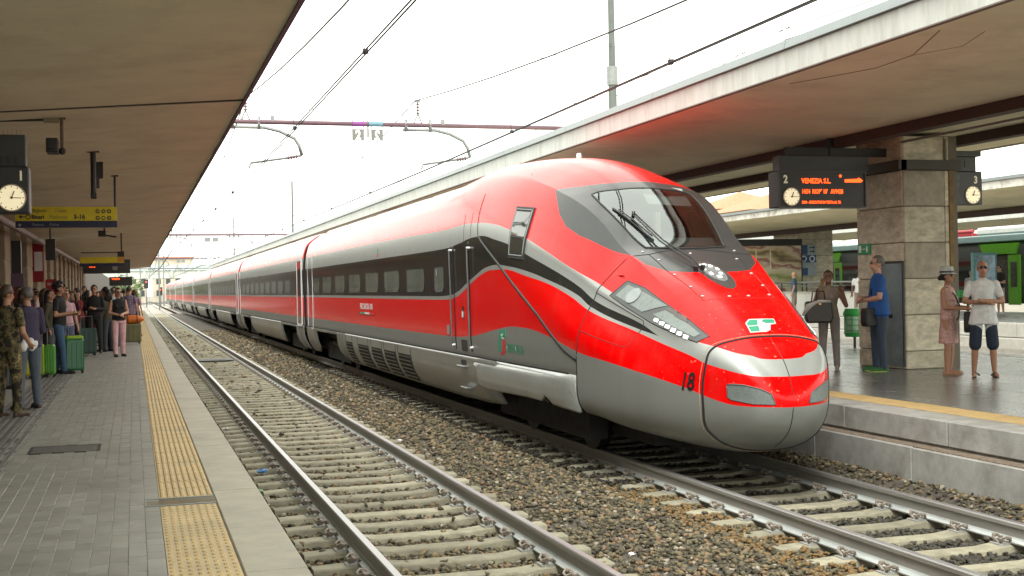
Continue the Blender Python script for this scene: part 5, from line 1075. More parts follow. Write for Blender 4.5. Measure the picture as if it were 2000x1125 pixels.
# cab side windows
SW=[(17.02,3.215),(16.40,3.155),(16.33,2.75),(16.29,2.45),(16.88,2.495),(16.975,2.90)]
for s in (-1,1):
    pj=lambda y,z,s=s: on_side(y,z,s)
    S_=patch('cab_window',SW,pj,m_rubber,TR,off=.016,skirt=.02)
    patch('pane',inset(SW,.80),pj,m_glass,S_,off=.022); patch('pane_bar',[(16.86,2.80),(16.40,2.755),(16.40,2.735),(16.86,2.78)],pj,m_rubber,S_,off=.03,rings=2)
    groove('window_frame',inset(SW,.88)+[inset(SW,.88)[0]],pj,S_,r=.010,m=m_steel,off=.018)
    # diagonal black strip and roof seam
    groove('diagonal_strip',[(18.42,2.86),(18.23,2.766),(17.34,2.415),(16.69,2.147),(15.6,1.72),(15.09,1.47),(14.72,1.30),(14.40,1.20)],pj,TR,r=.024,m=m_rubber,off=-.006)
    groove('panel_seam',[(18.63,3.51),(18.59,3.27),(18.52,3.04),(18.45,2.88)],pj,TR,r=.007)
    groove('panel_seam',[(19.30,3.25),(19.28,3.05),(19.25,2.8)],pj,TR,r=.004)
    groove('panel_seam',[(18.9,3.25),(18.88,3.05),(18.86,2.87)],pj,TR,r=.004)
    # cab door with handrails, recessed handle and steps
    D=groove('cab_door',[(19.93,2.76),(19.93,1.10)],pj,TR,r=.016,m=m_black,off=-.004)
    groove('door_gap',[(18.95,2.80),(18.95,1.10)],pj,D,r=.016,m=m_black,off=-.004)
    for yy in (20.02,18.88): groove('handrail',[(yy,2.72),(yy,1.16)],pj,D,r=.014,m=m_steel,off=.045)
    for yy in (20.02,18.88):
        for zz in (2.70,1.17):
            h=pj(yy,zz); obj('rail_bracket',MB().cyl(h[0]-h[1]*.01,h[0]+h[1]*.055,.02,n=8),m_white,D)
    patch('door_handle',[(19.44,1.80),(19.34,1.80),(19.33,1.62),(19.42,1.60)],pj,m_black,D,off=.006,rings=3); patch('handle_lever',[(19.41,1.72),(19.37,1.72),(19.37,1.63),(19.41,1.62)],pj,m_white,D,off=.02,rings=2)
    patch('step_recess',[(19.58,1.27),(19.22,1.27),(19.22,1.09),(19.58,1.09)],pj,m_black,D,off=.004,rings=3)
# roof masts
for (x,y,h_) in ((.1,18.2,.10),(-.35,21.0,.14)):
    p=surf_top(x,y,-.02); obj('roof_aerial',MB().cyl(p,p+Vector((0,0,h_)),.05,.03,n=10),m_white,TR,smooth=True)

# ---- skirts: curved panels below the sill line
def skirt_prof(z):   # half width of the skirt at height z
    return float(np.interp(z,[.12,.25,.40,.55,.70,.85,1.0,1.035],[1.02,1.16,1.28,1.365,1.415,1.44,1.45,1.45]))
def skirt_panel(name,poly,s,parent,m,bulge=0.,n=10,lip=0.):
    """panel from (y,z) outline of a quad strip: poly = list of (y, zbottom) along y, top at 1.03"""
    vs=[];fs=[]; k=len(poly)
    for (y,zb) in poly:
        for i in range(n+1):
            z=1.032+(zb-1.032)*i/n; vs.append((XC+s*(skirt_prof(z)+float(prof(WW,min(y,30.)))-1.46+bulge*math.sin(min(1,(1.032-z)/.25)*math.pi/2)-lip*max(0,(z-.90)/.132)**1.5),y,z))
    for a in range(k-1):
        for i in range(n): fs.append((a*(n+1)+i,a*(n+1)+i+1,(a+1)*(n+1)+i+1,(a+1)*(n+1)+i))
    mb=MB(); mb.add(vs,fs); o=obj(name,mb,m,parent,smooth=True); md=o.modifiers.new('thick','SOLIDIFY'); md.thickness=.03; md.offset=0; return o
m_under=mat('underframe_black',(.009,.0085,.008),.8,var=.2)
def louvres(y0,y1,s,parent):
    zz=np.linspace(.84,.34,8); mb=MB(); mb.add([(XC+s*(skirt_prof(z)+.021),y,z) for z in zz for y in (y0,y1)],[(2*i,2*i+1,2*i+3,2*i+2) for i in range(7)])
    o=obj('louvre',mb,m_under,parent,fixn=False)
    for k in range(6):
        z=.81-.078*k; x=skirt_prof(z)+.024
        obj('louvre_slat',MB().add([(XC+s*(x+.012),y0,z),(XC+s*(x+.012),y1,z),(XC+s*(x-.01),y1,z-.030),(XC+s*(x-.01),y0,z-.030),(XC+s*(x+.004),y0,z-.012),(XC+s*(x+.004),y1,z-.012)],[(0,1,2,3),(0,1,5,4),(4,5,2,3)]),m_skirt,o,fixn=False)
    groove2=MB()
    for y in (y0-.06,y1+.06): groove2.tube([(XC+s*(skirt_prof(z)+.015),y,z) for z in np.linspace(1.0,.3,8)],.007,4)
    obj('panel_seam',groove2,m_gap,o); return o
def wheelset(y,parent):
    mb=MB()
    for s in (-1,1):
        mb.cyl((XC+s*.68,y,.43),(XC+s*.82,y,.43),.44,n=28); mb.cyl((XC+s*.82,y,.43),(XC+s*.85,y,.43),.34,.30,n=24)
        mb.box(XC+s*.9-.10,XC+s*.9+.10,y-.17,y+.17,.30,.56)
    mb.cyl((XC-.7,y,.43),(XC+.7,y,.43),.08,n=10); return obj('wheel',mb,mat('wheel_steel',(.012,.011,.010),.5,metal=.4,var=.2),parent,angle=40)
def bogie(yc,parent):
    B=obj('bogie',MB().box(XC-1.12,XC-.88,yc-2.0,yc+1.9,.20,.64).box(XC+.88,XC+1.12,yc-2.0,yc+1.9,.20,.64).box(XC-.9,XC+.9,yc-.25,yc+.25,.38,.7),m_under,parent)  # side boxes enlarged into a dark curtain hiding the lit ground behind
    for d in (-1.25,1.25): wheelset(yc+d,B)
    for s in (-1,1):
        obj('damper',MB().cyl((XC+s*1.12,yc-.6,.58),(XC+s*1.12,yc+.6,.66),.06,n=8).cyl((XC+s*1.05,yc-.9,.35),(XC+s*1.05,yc-.9,.7),.09,n=8).cyl((XC+s*1.05,yc+.9,.35),(XC+s*1.05,yc+.9,.7),.09,n=8),mat('damper_grey',(.016,.016,.015),.5,metal=.3),B)
    return B
def underfloor(y0,y1,parent): return obj('underframe_light_block',MB().box(XC-1.1,XC+1.1,y0,y1,.75,1.0).box(XC-1.05,XC+1.05,y0+6.8,y1-6.8,.26,.75).box(XC-.6,XC+.6,y0+.2,y1-.2,.30,.75),m_under,parent)  # floor slab plus black boxes added to stop light coming through underneath
def sill_seam(y0,y1,s,parent):
    return obj('sill_gap',MB().box(XC+s*1.455-.012,XC+s*1.455+.0,y0,y1,1.028,1.048),m_gap,parent)
for s in (-1,1):
    # front bogie fairing with the jacking notch
    F_=skirt_panel('bogie_fairing',[(14.36,.56),(14.9,.585),(15.18,.60),(15.30,.66),(15.38,.70),(15.47,.66),(15.58,.615),(16.2,.62),(17.2,.60),(18.2,.575),(18.5,.60),(18.75,.72)],s,TR,m_silver,bulge=.03,n=16,lip=.075)
    for z in (.62,.80): obj('latch',MB().cyl((XC+s*1.30,14.47,z),(XC+s*(skirt_prof(z)-.048),14.47,z),.016,n=8),m_black,F_)
    skirt_panel('skirt_panel',[(17.6,.40),(18.6,.34),(20.3,.31),(23.3,.3),(31.0,.3),(31.6,.32)],s,TR,m_skirt)
    skirt_panel('skirt_panel',[(31.75,.33),(32.25,.42),(32.5,.55)],s,TR,m_skirt)
    skirt_panel('skirt_panel',[(32.5,.95),(36.3,.95)],s,TR,m_skirt,n=3)
    skirt_panel('skirt_panel',[(36.3,.45),(37.0,.32),(38.35,.30)],s,TR,m_skirt)
    sill_seam(14.36,38.35,s,TR)
    for (a,b_) in ((23.5,24.6),(24.95,26.05),(26.45,27.55),(28.05,29.3),(30.2,31.05)): louvres(a,b_,s,TR)
    # foot steps below the cab door
    obj('step_recess',MB().box(XC+s*1.36,XC+s*1.462,19.24,19.56,.86,1.0),m_black,TR)
    for z,x in ((.84,1.53),(.50,1.47)):
        obj('step',MB().box(XC+s*(x-.22),XC+s*x,19.2,19.62,z,z+.03) if s>0 else MB().box(XC-x,XC-x+.22,19.2,19.62,z,z+.03),m_steel,TR,bevel=.008)
obj('nose_light_block',MB().box(XC-.8,XC+.8,13.3,14.6,.26,.60),m_under,TR); bogie(16.6,TR); bogie(34.4,TR); underfloor(14.6,38.2,TR)  # black box under the nose is added to block light
# ---- windows
def side_band(y0,y1,s): return None
def pane_at(y0,y1,z0,z1,s,parent,m=None,secw=None):
    sx=XC+s*1.4655
    o=obj('window_pane',MB().prism([(y0+.06,z0),(y1-.06,z0),(y1,z0+.06),(y1,z1-.06),(y1-.06,z1),(y0+.06,z1),(y0,z1-.06),(y0,z0+.06)],'x',sx,sx+s*.004),m or m_pane,parent); return o
for s in (-1,1):
    pane_at(20.66,21.30,2.02,2.66,s,TR)
    y=22.15
    while y<36: pane_at(y,y+1.46,2.03,2.65,s,TR); y+=2.235
# roof equipment on the front car
RQ=mat('roof_grey',(.42,.44,.43),.5,metal=.2,var=.12,stain=(.2,.19,.17),samt=.4)
def roof_pod(y0,y1,parent,x=.85,h=.16,z0=3.74):
    mb=MB(); vs=[];prf=[(-x-.12,0),(-x,h*.6),(-x*.7,h),(x*.7,h),(x,h*.6),(x+.12,0)]
    mb.prism([(XC+a,z0+b_) for a,b_ in prf],'y',y0,y1); return obj('roof_pod',mb,RQ,parent,bevel=.02)
for (a,b_) in ((21.0,23.6),(24.2,29.5),(30.2,33.4),(34,37.2)): roof_pod(a,b_,TR,x=.92)
# ---- carriage ends, gangway and following carriages
m_gang=mat('gangway_rubber',(.03,.024,.03),.7,var=.15)
def gangway(y,parent):
    S=sect(30.); mb=MB(); n=len(S); sc=.93
    ring=[(XC-p[0]*sc,2.2+(p[1]-2.2)*sc) for p in S]+[(XC+p[0]*sc,2.2+(p[1]-2.2)*sc) for p in S[::-1][1:]]
    return obj('gangway',MB().prism(ring,'y',y-.36,y+.36),m_gang,parent,angle=40)
SEC=sect(30.)
def section_ring(sc=1.): return None
DOORW=mat('door_frame_white',(.66,.68,.67),.35,var=.06)
def carriage(y0,y1,detail,parent,last=False):
    S=SEC; n=len(S); st=[y0+.38,y0+.42,y1-.42,y1-.38]; P=np.zeros((4,2*n-1,3))
    for i,y in enumerate(st):
        k=.985 if i in (0,3) else 1.
        P[i,:n,0]=-S[:,0]*k; P[i,n:,0]=S[::-1,0][1:]*k; zz=2.2+(S[:,1]-2.2)*k; P[i,:n,2]=zz; P[i,n:,2]=zz[::-1][1:]; P[i,:,1]=y
    b,_,_=finish_body('carriage_body',P,parent,const=30.)
    for s in ((-1,1) if detail<2 else (-1,)):
        skirt_panel('skirt_panel',[(y0+.4,.3),(y0+1.9,.32),(y0+2.2,.5)],s,b,m_skirt); skirt_panel('skirt_panel',[(y0+2.2,.95),(y0+6.2,.95)],s,b,m_skirt,n=3)
        skirt_panel('skirt_panel',[(y0+6.2,.5),(y0+6.7,.32),(y0+12.,.3),(y1-6.7,.32),(y1-6.2,.5)],s,b,m_skirt); skirt_panel('skirt_panel',[(y1-6.2,.95),(y1-2.2,.95)],s,b,m_skirt,n=3)
        skirt_panel('skirt_panel',[(y1-2.2,.5),(y1-1.9,.32),(y1-.4,.3)],s,b,m_skirt)
        obj('sill_gap',MB().box(XC+s*1.455-.012,XC+s*1.455,y0+.4,y1-.4,1.028,1.048),m_gap,b)
        if detail<2:
            y=y0+3.6
            while y<y1-3.2: pane_at(y,y+1.46,2.03,2.65,s,b); y+=2.235
        # end door with pale frame
        ya,yb=y0+.62,y0+1.62; X=XC+s*1.463
        d=obj('passenger_door',MB().box(min(X,X+s*.02),max(X,X+s*.02),ya,yb,1.10,3.0),mat('door_red',(.42,.012,.012),.3,var=.06),b)
        obj('door_lower',MB().box(min(X,X+s*.024),max(X,X+s*.024),ya+.04,yb-.04,1.12,1.30),m_skirt,d)
        obj('door_glass',MB().box(min(X,X+s*.026),max(X,X+s*.026),ya+.14,yb-.14,1.95,2.78),m_glass,d)
        for (a1,b1,z0,z1) in ((ya-.09,ya,1.04,3.12),(yb,yb+.09,1.04,3.12),(ya,yb,3.02,3.12),(ya,yb,1.0,1.08)):
            obj('door_frame',MB().box(min(X,X+s*.03),max(X,X+s*.03),a1,b1,z0,z1),DOORW,d)
        obj('end_pillar',MB().box(min(X,X+s*.012),max(X,X+s*.012),y1-.66,y1-.62,1.05,3.1).box(min(X,X+s*.012),max(X,X+s*.012),y1-.46,y1-.42,1.05,3.1),DOORW,b)
    for (a,c) in ((1.5,6.5),(7.2,12.0),(13,18.5),(19.2,23.5)): roof_pod(y0+a,y0+c,b,x=.92)
    bogie(y0+4.2,b); bogie(y1-4.2,b); underfloor(y0+.6,y1-.6,b)
    return b
# front car rear end post
for s in (-1,1):
    X=XC+s*1.463; obj('end_pillar',MB().box(min(X,X+s*.012),max(X,X+s*.012),36.86,36.92,1.05,3.1).box(min(X,X+s*.012),max(X,X+s*.012),37.9,37.96,1.05,3.1),DOORW,TR)
gangway(GAP1,TR); y0=GAP1
for i in range(7):
    carriage(y0,y0+CAR,0 if i<3 else 1 if i<5 else 2,TR); y0+=CAR
    if i<6: gangway(y0,TR)
# ---- lettering on the train
def side_text(s,y,z,size,m,parent=TR,sx=1.,shear=0.,bold=0.,off=.004,name='lettering',side=-1,conform=True):
    me=text_mesh(s,size,shear,sx,'LEFT',bold,0.); 
    for v in me.vertices:
        h=on_side(y-v.co.x,z+v.co.y,-1); p=h[0]+h[1]*off if h else Vector((XC-1.46,y-v.co.x,z+v.co.y)); v.co=p
    return place(name,me,m,parent)
m_tw=mat('print_white',(.78,.76,.74),.5,var=.05); m_tg=mat('print_green',(.03,.26,.15),.5,var=.05); m_tr=mat('print_red',(.55,.02,.03),.5); m_tk=mat('print_black',(.015,.014,.016),.4)
side_text('FRECCIAROSSA 1000',28.9,1.66,.175,m_tw,sx=.98,bold=.004,name='train_name')
o=MB()
for k,(a,b_) in enumerate(((28.9,28.3),(28.3,27.7),(27.7,27.1))): o.box(XC-1.4665,XC-1.4625,b_,a,1.545,1.585,k)
obj('flag_bar',o,[m_tg,m_tw,m_tr],TR)
side_text('TRENITALIA',17.05,1.185,.165,m_tg,sx=.92,bold=.003,name='operator_name')
side_text('18',12.43,.965,.265,m_tk,sx=.66,shear=.16,bold=.006,off=.006,name='unit_number')
def side_poly(pts,m,name='emblem',parent=TR): return patch(name,pts,lambda y,z:on_side(y,z,-1),m,parent,off=.004,rings=3,skirt=.002,step=.05)
E0=side_poly([(17.35,1.475),(17.05,1.495),(17.02,1.40),(17.30,1.345),(17.40,1.345)],m_tg)
side_poly([(17.44,1.325),(17.30,1.325),(17.32,1.165),(17.46,1.165)],m_tg,parent=E0); side_poly([(17.20,1.335),(17.06,1.35),(17.10,1.19),(17.18,1.13),(17.36,1.13),(17.24,1.19)],m_tr,parent=E0)
side_poly([(17.28,1.42),(17.14,1.44),(17.13,1.36),(17.26,1.36)],m_tw,parent=E0)
def top_poly(pts,m,off=.004,parent=TR,name='emblem'): return patch(name,pts,on_top,m,parent,off=off,rings=3,skirt=.002,step=.04)
E1=top_poly([(-.19,12.135),(-.18,12.27),(-.11,12.325),(.19,12.325),(.175,12.25),(.10,12.235),(.06,12.16),(.0,12.135)],mat('emblem_white',(.5,.5,.49),.5,var=.05),.004)
top_poly([(-.175,12.148),(-.170,12.215),(-.055,12.215),(-.075,12.148)],m_tg,.007,E1); top_poly([(-.168,12.232),(-.165,12.265),(-.11,12.308),(-.02,12.31),(-.055,12.232)],m_tg,.007,E1)
top_poly([(.02,12.285),(.06,12.312),(.178,12.312),(.165,12.262),(.06,12.255)],m_tg,.007,E1)
side_poly([(26.6,2.95),(26.5,2.95),(26.5,2.86),(26.6,2.86)],m_tg); side_poly([(26.6,2.85),(26.5,2.85),(26.5,2.78),(26.6,2.78)],m_tr)
for (a,b_,z0,z1) in ((20.45,20.3,1.33,1.48),): obj('notice',MB().box(XC-1.466,XC-1.4625,b_,a,z0,z1),mat('notice_grey',(.25,.27,.26),.5),TR)
side_text('1',21.2,2.28,.2,m_tw,name='coach_number')

# ================================================================== PEOPLE
def skin_mat(n,c): return mat(n,c,.55,var=.06,scale=20)
SK1=skin_mat('skin_light',(.48,.27,.18)); SK2=skin_mat('skin_tan',(.36,.185,.11)); SK3=skin_mat('skin_brown',(.20,.10,.06))
m_eye=mat('eye_dark',(.02,.015,.012),.3); m_lip=mat('lip',(.35,.12,.10),.5)
HB=mat('hair_black',(.012,.010,.009),.5,var=.2,scale=60); HBR=mat('hair_brown',(.06,.035,.02),.5,var=.2,scale=60); HG=mat('hair_grey',(.12,.11,.10),.6,var=.25,scale=60); HBL=mat('hair_blond',(.28,.17,.07),.5,var=.25,scale=60)
def cloth(n,c,rough=.85,**k): return mat(n,c,rough,var=k.pop('var',.14),scale=k.pop('scale',9),bump=.35,bscale=22,**k)
def capsule(mb,p0,p1,r0,r1,n=10):
    mb.cyl(p0,p1,r0,r1,n=n); mb.ell(p0,(r0,r0,r0),n,6); mb.ell(p1,(r1,r1,r1),n,6)
class Body:
    def __init__(s): s.mb=MB(); s.pr=[]; s.mats=[]
    def mid(s,m):
        if m not in s.mats: s.mats.append(m)
        return s.mats.index(m)
    def cap(s,p0,p1,r0,r1,m,n=10):
        capsule(s.mb,p0,p1,r0,r1,n); s.pr.append(('c',np.array(p0,float),np.array(p1,float),r0,r1,s.mid(m)))
    def ell(s,c,r,m):
        s.mb.ell(c,r,14,10); s.pr.append(('e',np.array(c,float),np.array(r,float),s.mid(m)))
    def loft(s,rings,m):
        """rings: (cx,cy,z,rx,ry)"""
        n=16; vs=[];fs=[]
        for cx,cy,z,rx,ry in rings: vs+=[(cx+rx*math.cos(2*math.pi*i/n),cy+ry*math.sin(2*math.pi*i/n),z) for i in range(n)]
        for k in range(len(rings)-1):
            for i in range(n): fs.append((k*n+i,k*n+(i+1)%n,(k+1)*n+(i+1)%n,(k+1)*n+i))
        fs+=[tuple(range(n-1,-1,-1)),tuple((len(rings)-1)*n+i for i in range(n))]
        s.mb.add(vs,fs); s.pr.append(('l',np.array(rings,float),s.mid(m)))
    def build(s,name,parent,vox):
        me=s.mb.mesh(name); fix(me); o=bpy.data.objects.new(name,me); COL.objects.link(o)
        md=o.modifiers.new('r','REMESH'); md.mode='VOXEL'; md.voxel_size=vox; md.use_smooth_shade=True
        sm=o.modifiers.new('s','SMOOTH'); sm.iterations=3; sm.factor=.5
        dg=bpy.context.evaluated_depsgraph_get(); m2=bpy.data.meshes.new_from_object(o.evaluated_get(dg)); bpy.data.objects.remove(o); m2.name=name
        n=len(m2.polygons); c=np.zeros(n*3); m2.polygons.foreach_get('center',c); c=c.reshape(-1,3); best=np.full(n,1e9); mi=np.zeros(n,int)
        for p in s.pr:
            if p[0]=='c':
                a,b=p[1],p[2]; e=b-a; t=np.clip((c-a)@e/(e@e+1e-9),0,1); d=np.linalg.norm(c-a-t[:,None]*e,axis=1)-(p[3]+(p[4]-p[3])*t); k=p[5]
            elif p[0]=='e':
                q=np.linalg.norm((c-p[1])/p[2],axis=1); d=(q-1)*p[2].min(); k=p[3]
            else:
                rg=p[1]; z=c[:,2]; zs=rg[:,2]; oo=np.argsort(zs); f=lambda j:np.interp(z,zs[oo],rg[oo,j]); q=np.hypot((c[:,0]-f(0))/f(3),(c[:,1]-f(1))/f(4)); d=(q-1)*np.minimum(f(3),f(4)); d=d+np.maximum(0,np.maximum(zs.min()-z,z-zs.max()))*1.0; k=p[2]
            u=d<best; best[u]=d[u]; mi[u]=k
        m2.materials.clear()
        for m in s.mats: m2.materials.append(m)
        m2.polygons.foreach_set('material_index',mi.astype(np.int32)); m2.polygons.foreach_set('use_smooth',[True]*n)
        return place(name,m2,s.mats,parent,world=False)
def person(label,x,y,z,face,H=1.75,top=None,bot=None,shoe=None,skin=SK1,hair=HB,sleeve='short',legs='long',skirt=False,arms=None,stance=.10,step=0.,head=(0,0),hairstyle='short',fat=1.,vox=.011,glasses=False,group=None,hat=None,hem=.93,belt=None,female=False,detail=True,lean=0.,bare=False):
    """face: world direction (dx,dy) the person faces; local frame faces -y"""
    rz=math.atan2(face[1],face[0])+math.pi/2
    T=thing('person',label,'person',(x,y,z),rz,group); k=H/1.75; B=Body(); S=lambda *p:tuple(q*k for q in p)
    top=top or cloth('shirt_dark',(.02,.02,.022)); bot=bot or cloth('jeans_blue',(.05,.075,.12)); shoe=shoe or mat('shoe_black',(.02,.02,.02),.5)
    sw=.185 if not female else .165; hw=.095
    # legs
    for s_ in (-1,1):
        st=step*s_; hip=S(s_*hw,0,.90); kn=S(s_*(hw+stance*.3),st*.55-.012,.49); an=S(s_*(hw+stance*.5),st+.01,.085); toe=S(s_*(hw+stance*.62),st-.135,.04)
        if legs=='long':
            B.cap(hip,kn,.096*k*fat,.072*k,bot); B.cap(kn,an,.070*k,.058*k,bot); B.cap(an,S(s_*(hw+stance*.5),st+.02,.05),.05*k,.045*k,shoe)
        else:
            B.cap(hip,kn,.080*k*fat,.054*k,skin); mid=tuple(kn[i]+(an[i]-kn[i])*.35 for i in range(3)); B.cap(kn,mid,.052*k,.054*k,skin); B.cap(mid,an,.054*k,.036*k,skin)
            if not skirt: B.cap(hip,tuple(kn[i]*1.0 for i in range(3)),.092*k*fat,.094*k,bot)
        heel=S(s_*(hw+stance*.48),st+.05,.035)
        fm=skin if bare else shoe
        B.cap(heel,toe,.036*k,.036*k,fm); B.cap(tuple(toe[i]*1. for i in range(3)),(toe[0]+s_*.012*k,toe[1]-.05*k,toe[2]-.012*k),.038*k,.024*k,fm)
        B.cap((heel[0],heel[1],.014*k),(toe[0],toe[1]-.04*k,.012*k),.030*k,.028*k,shoe)
    # torso
    ls=lambda z:lean*(z-.95)
    wz=.13 if not female else .118
    B.loft([(0,0,.86*k,.150*k*fat,.105*k*fat),(0,ls(.95),.95*k,.165*k*fat,.115*k*fat),(0,ls(1.02),1.02*k,.158*k*fat,.112*k*fat)],bot)
    hz=hem; tr=[(0,ls(hz),hz*k,(.176+.26*max(0,.95-hz))*k*fat,(.126+.1*max(0,.95-hz))*k*fat),(0,ls(1.06),1.06*k,.160*k*fat,.118*k*fat),(0,ls(1.14),1.14*k,(wz+.025)*k*fat,.112*k*fat),(0,ls(1.28)-.008*k,1.28*k,.172*k,.122*k),(0,ls(1.38),1.38*k,.176*k,.112*k),(0,ls(1.435),1.435*k,.150*k,.088*k),(0,ls(1.47),1.47*k,.075*k,.068*k)]
    B.loft(tr,top)
    if female: 
        for s_ in (-1,1): B.ell(S(s_*.068,-.085+ls(1.26),1.27),S(.062,.058,.062),top)
    if skirt: B.loft([(0,0,.53*k,.20*k,.155*k),(0,0,.7*k,.185*k,.145*k),(0,0,.92*k,.160*k,.118*k),(0,0,1.03*k,.128*k,.102*k)],bot)
    if belt: B.loft([(0,0,1.02*k,.142*k,.112*k),(0,0,1.055*k,.142*k,.112*k)],belt)
    # neck, head
    hy,hx=head; ly=ls(1.5)
    B.cap((0,ly+.01*k,1.44*k),(hx*.3*k,ly-.005*k+hy*.4*k,1.54*k),.055*k,.05*k,skin)
    hc=np.array([hx*k,ly-.015*k+hy*k,1.632*k+min(0,hy)*.25*k]); tilt=hy*1.6
    def hp(dx,dy,dz): 
        c,s_=math.cos(tilt),math.sin(tilt); return (hc[0]+dx*k,hc[1]+(dy*c+dz*s_)*k,hc[2]+(dz*c-dy*s_*1.)*k)
    B.ell(tuple(hc+np.array([0,.012,.02])*k),S(.074,.092,.095),skin); B.ell(hp(0,-.022,-.045),S(.058,.066,.072),skin); B.ell(hp(0,-.05,-.092),S(.026,.026,.02),skin)
    if detail:
        B.cap(hp(0,-.088,.012),hp(0,-.108,-.025),.010*k,.016*k,skin)
        for s_ in (-1,1):
            B.ell(hp(s_*.030,-.083,.012),S(.012,.010,.008),m_eye); B.cap(hp(s_*.014,-.088,.034),hp(s_*.046,-.076,.034),.007*k,.006*k,hair if hair else skin); B.ell(hp(s_*.076,.005,-.005),S(.011,.022,.030),skin)
        B.cap(hp(-.020,-.086,-.055),hp(.020,-.086,-.055),.007*k,.007*k,m_lip)
    # arms: each (elbow,wrist,hand dir) in local metres for H=1.75; x given for right(-1)/left(+1)
    arms=arms or {}
    for s_,key in ((-1,'r'),(1,'l')):
        sh=np.array([s_*sw,ly+.005,1.405]); el,wr=arms.get(key,((s_*.245,.03,1.125),(s_*.255,-.06,.88)))
        el=np.array(el,float);wr=np.array(wr,float)
        sm=sh+(el-sh)*.62
        am=top if sleeve=='long' else skin
        B.cap(tuple(sh*k),tuple(el*k),.050*k,.040*k,am); B.cap(tuple(el*k),tuple(wr*k),.040*k,.028*k,am)
        if sleeve=='short': B.cap(tuple(sh*k),tuple(sm*k),.056*k,.056*k,top)
        elif sleeve=='long': B.cap(tuple(sh*k),tuple(el*k),.060*k,.052*k,top); B.cap(tuple(el*k),tuple((el+(wr-el)*.92)*k),.050*k,.040*k,top)
        elif sleeve=='none': B.ell(tuple((sh+np.array([-s_*.02,0,0]))*k),S(.055,.058,.05),top)
        d=(wr-el)/np.linalg.norm(wr-el); hd=wr+d*.055; side=np.cross(d,[0,0,1.]); side=side/(np.linalg.norm(side)+1e-6); nrm=np.cross(side,d)
        B.cap(tuple(wr*k),tuple(hd*k),.026*k,.034*k,skin)
        if detail and vox<.013:
            for f,(o,l) in enumerate(((-.030,.058),(-.010,.070),(.010,.066),(.028,.050))):
                b0=hd+side*o+d*.012; b1=b0+d*l*.55-nrm*.008; b2=b1+d*l*.35-nrm*.024
                B.cap(tuple(b0*k),tuple(b1*k),.0105*k,.0095*k,skin,6); B.cap(tuple(b1*k),tuple(b2*k),.0095*k,.008*k,skin,6)
            t0=wr+d*.02+side*(.026*-s_); t1=t0+d*.035+side*(.03*-s_)-nrm*.012; B.cap(tuple(t0*k),tuple(t1*k),.012*k,.010*k,skin,6)
        else: B.ell(tuple((hd+d*.045)*k),S(.032,.032,.04),skin)
    b=B.build('body',T,vox*k)
    # hair
    if hair and hairstyle!='bald':
        mb=MB(); cs=tuple(hc+np.array([0,.018,.028])*k); mb.ell(cs,S(.086,.104,.103),20,14)
        me=mb.mesh('hair'); bm=bmesh.new(); bm.from_mesh(me); bmesh.ops.remove_doubles(bm,verts=bm.verts,dist=1e-5)
        rr=random.Random(hash(label)%999)
        kill=[]
        for v in bm.verts:
            q=(v.co-Vector(cs))/k
            if q.y<-.045 and q.z<.045: kill.append(v)
            elif q.z<-.035 and hairstyle=='short' and q.y<.03: kill.append(v)
            elif q.z<-.07 and hairstyle=='short': kill.append(v)
            else: v.co+=Vector((rr.gauss(0,.004),rr.gauss(0,.004),rr.gauss(0,.004)))*k
        bmesh.ops.delete(bm,geom=kill,context='VERTS'); bm.to_mesh(me); bm.free()
        me.polygons.foreach_set('use_smooth',[True]*len(me.polygons)); h=place('hair',me,hair,b,world=False); md=h.modifiers.new('t','SOLIDIFY'); md.thickness=.016*k; md.offset=-1
        if hairstyle=='long':
            mb=MB()
            for j in range(9):
                a=math.pi*(j/8); px,py=.08*math.cos(a),.03+.075*math.sin(a); mb.tube([hp(px,py,.04),hp(px*1.1,py+.01,-.05),hp(px*1.15,py+.015,-.15),hp(px*1.05,py+.01,-.25)],.024*k,6,r1=.012*k)
            obj('hair_locks',mb,hair,b,smooth=True,world=False)
        if hairstyle=='bun': obj('hair_bun',MB().ell(hp(0,.115,-.02),S(.045,.05,.045)),hair,b,smooth=True,world=False)
        if hairstyle=='curly':
            mb=MB()
            for j in range(40): 
                a,c_=rr.uniform(0,6.28),rr.uniform(-.3,1); q=math.sqrt(max(0,1-c_*c_)); px,py,pz=.095*q*math.cos(a),.02+.11*q*math.sin(a),.03+.11*c_
                if py<-.05 and pz<.05: continue
                mb.ell(hp(px,py,pz),S(.03,.03,.03),6,4)
            obj('hair_curls',mb,hair,b,smooth=True,world=False)
    if glasses:
        mb=MB()
        for s_ in (-1,1): mb.ell(hp(s_*.032,-.094,.010),S(.026,.006,.018),10,6); mb.tube([hp(s_*.056,-.088,.014),hp(s_*.08,-.02,.014),hp(s_*.082,.02,.008)],.003*k,4)
        mb.tube([hp(-.012,-.1,.014),hp(.012,-.1,.014)],.003*k,4); obj('glasses',mb,m_black,b,world=False)
    T['hp']=0; del T['hp']
    return T,b,hp,k
def wrap(face_from,face_to): return None
CR_=np.array([math.cos(YAW),-math.sin(YAW)]); CF_=np.array([math.sin(YAW),math.cos(YAW)])
def fd(r,f): d=CR_*r+CF_*f; return (d[0],d[1])     # direction: r towards image right, f away from the camera
CROSS={'r':((-.27,-.03,1.14),(.03,-.20,1.12)),'l':((.27,-.03,1.13),(-.04,-.23,1.15))}
HOLD={'r':((-.25,.0,1.12),(-.09,-.27,1.16)),'l':((.25,.0,1.12),(.07,-.27,1.14))}
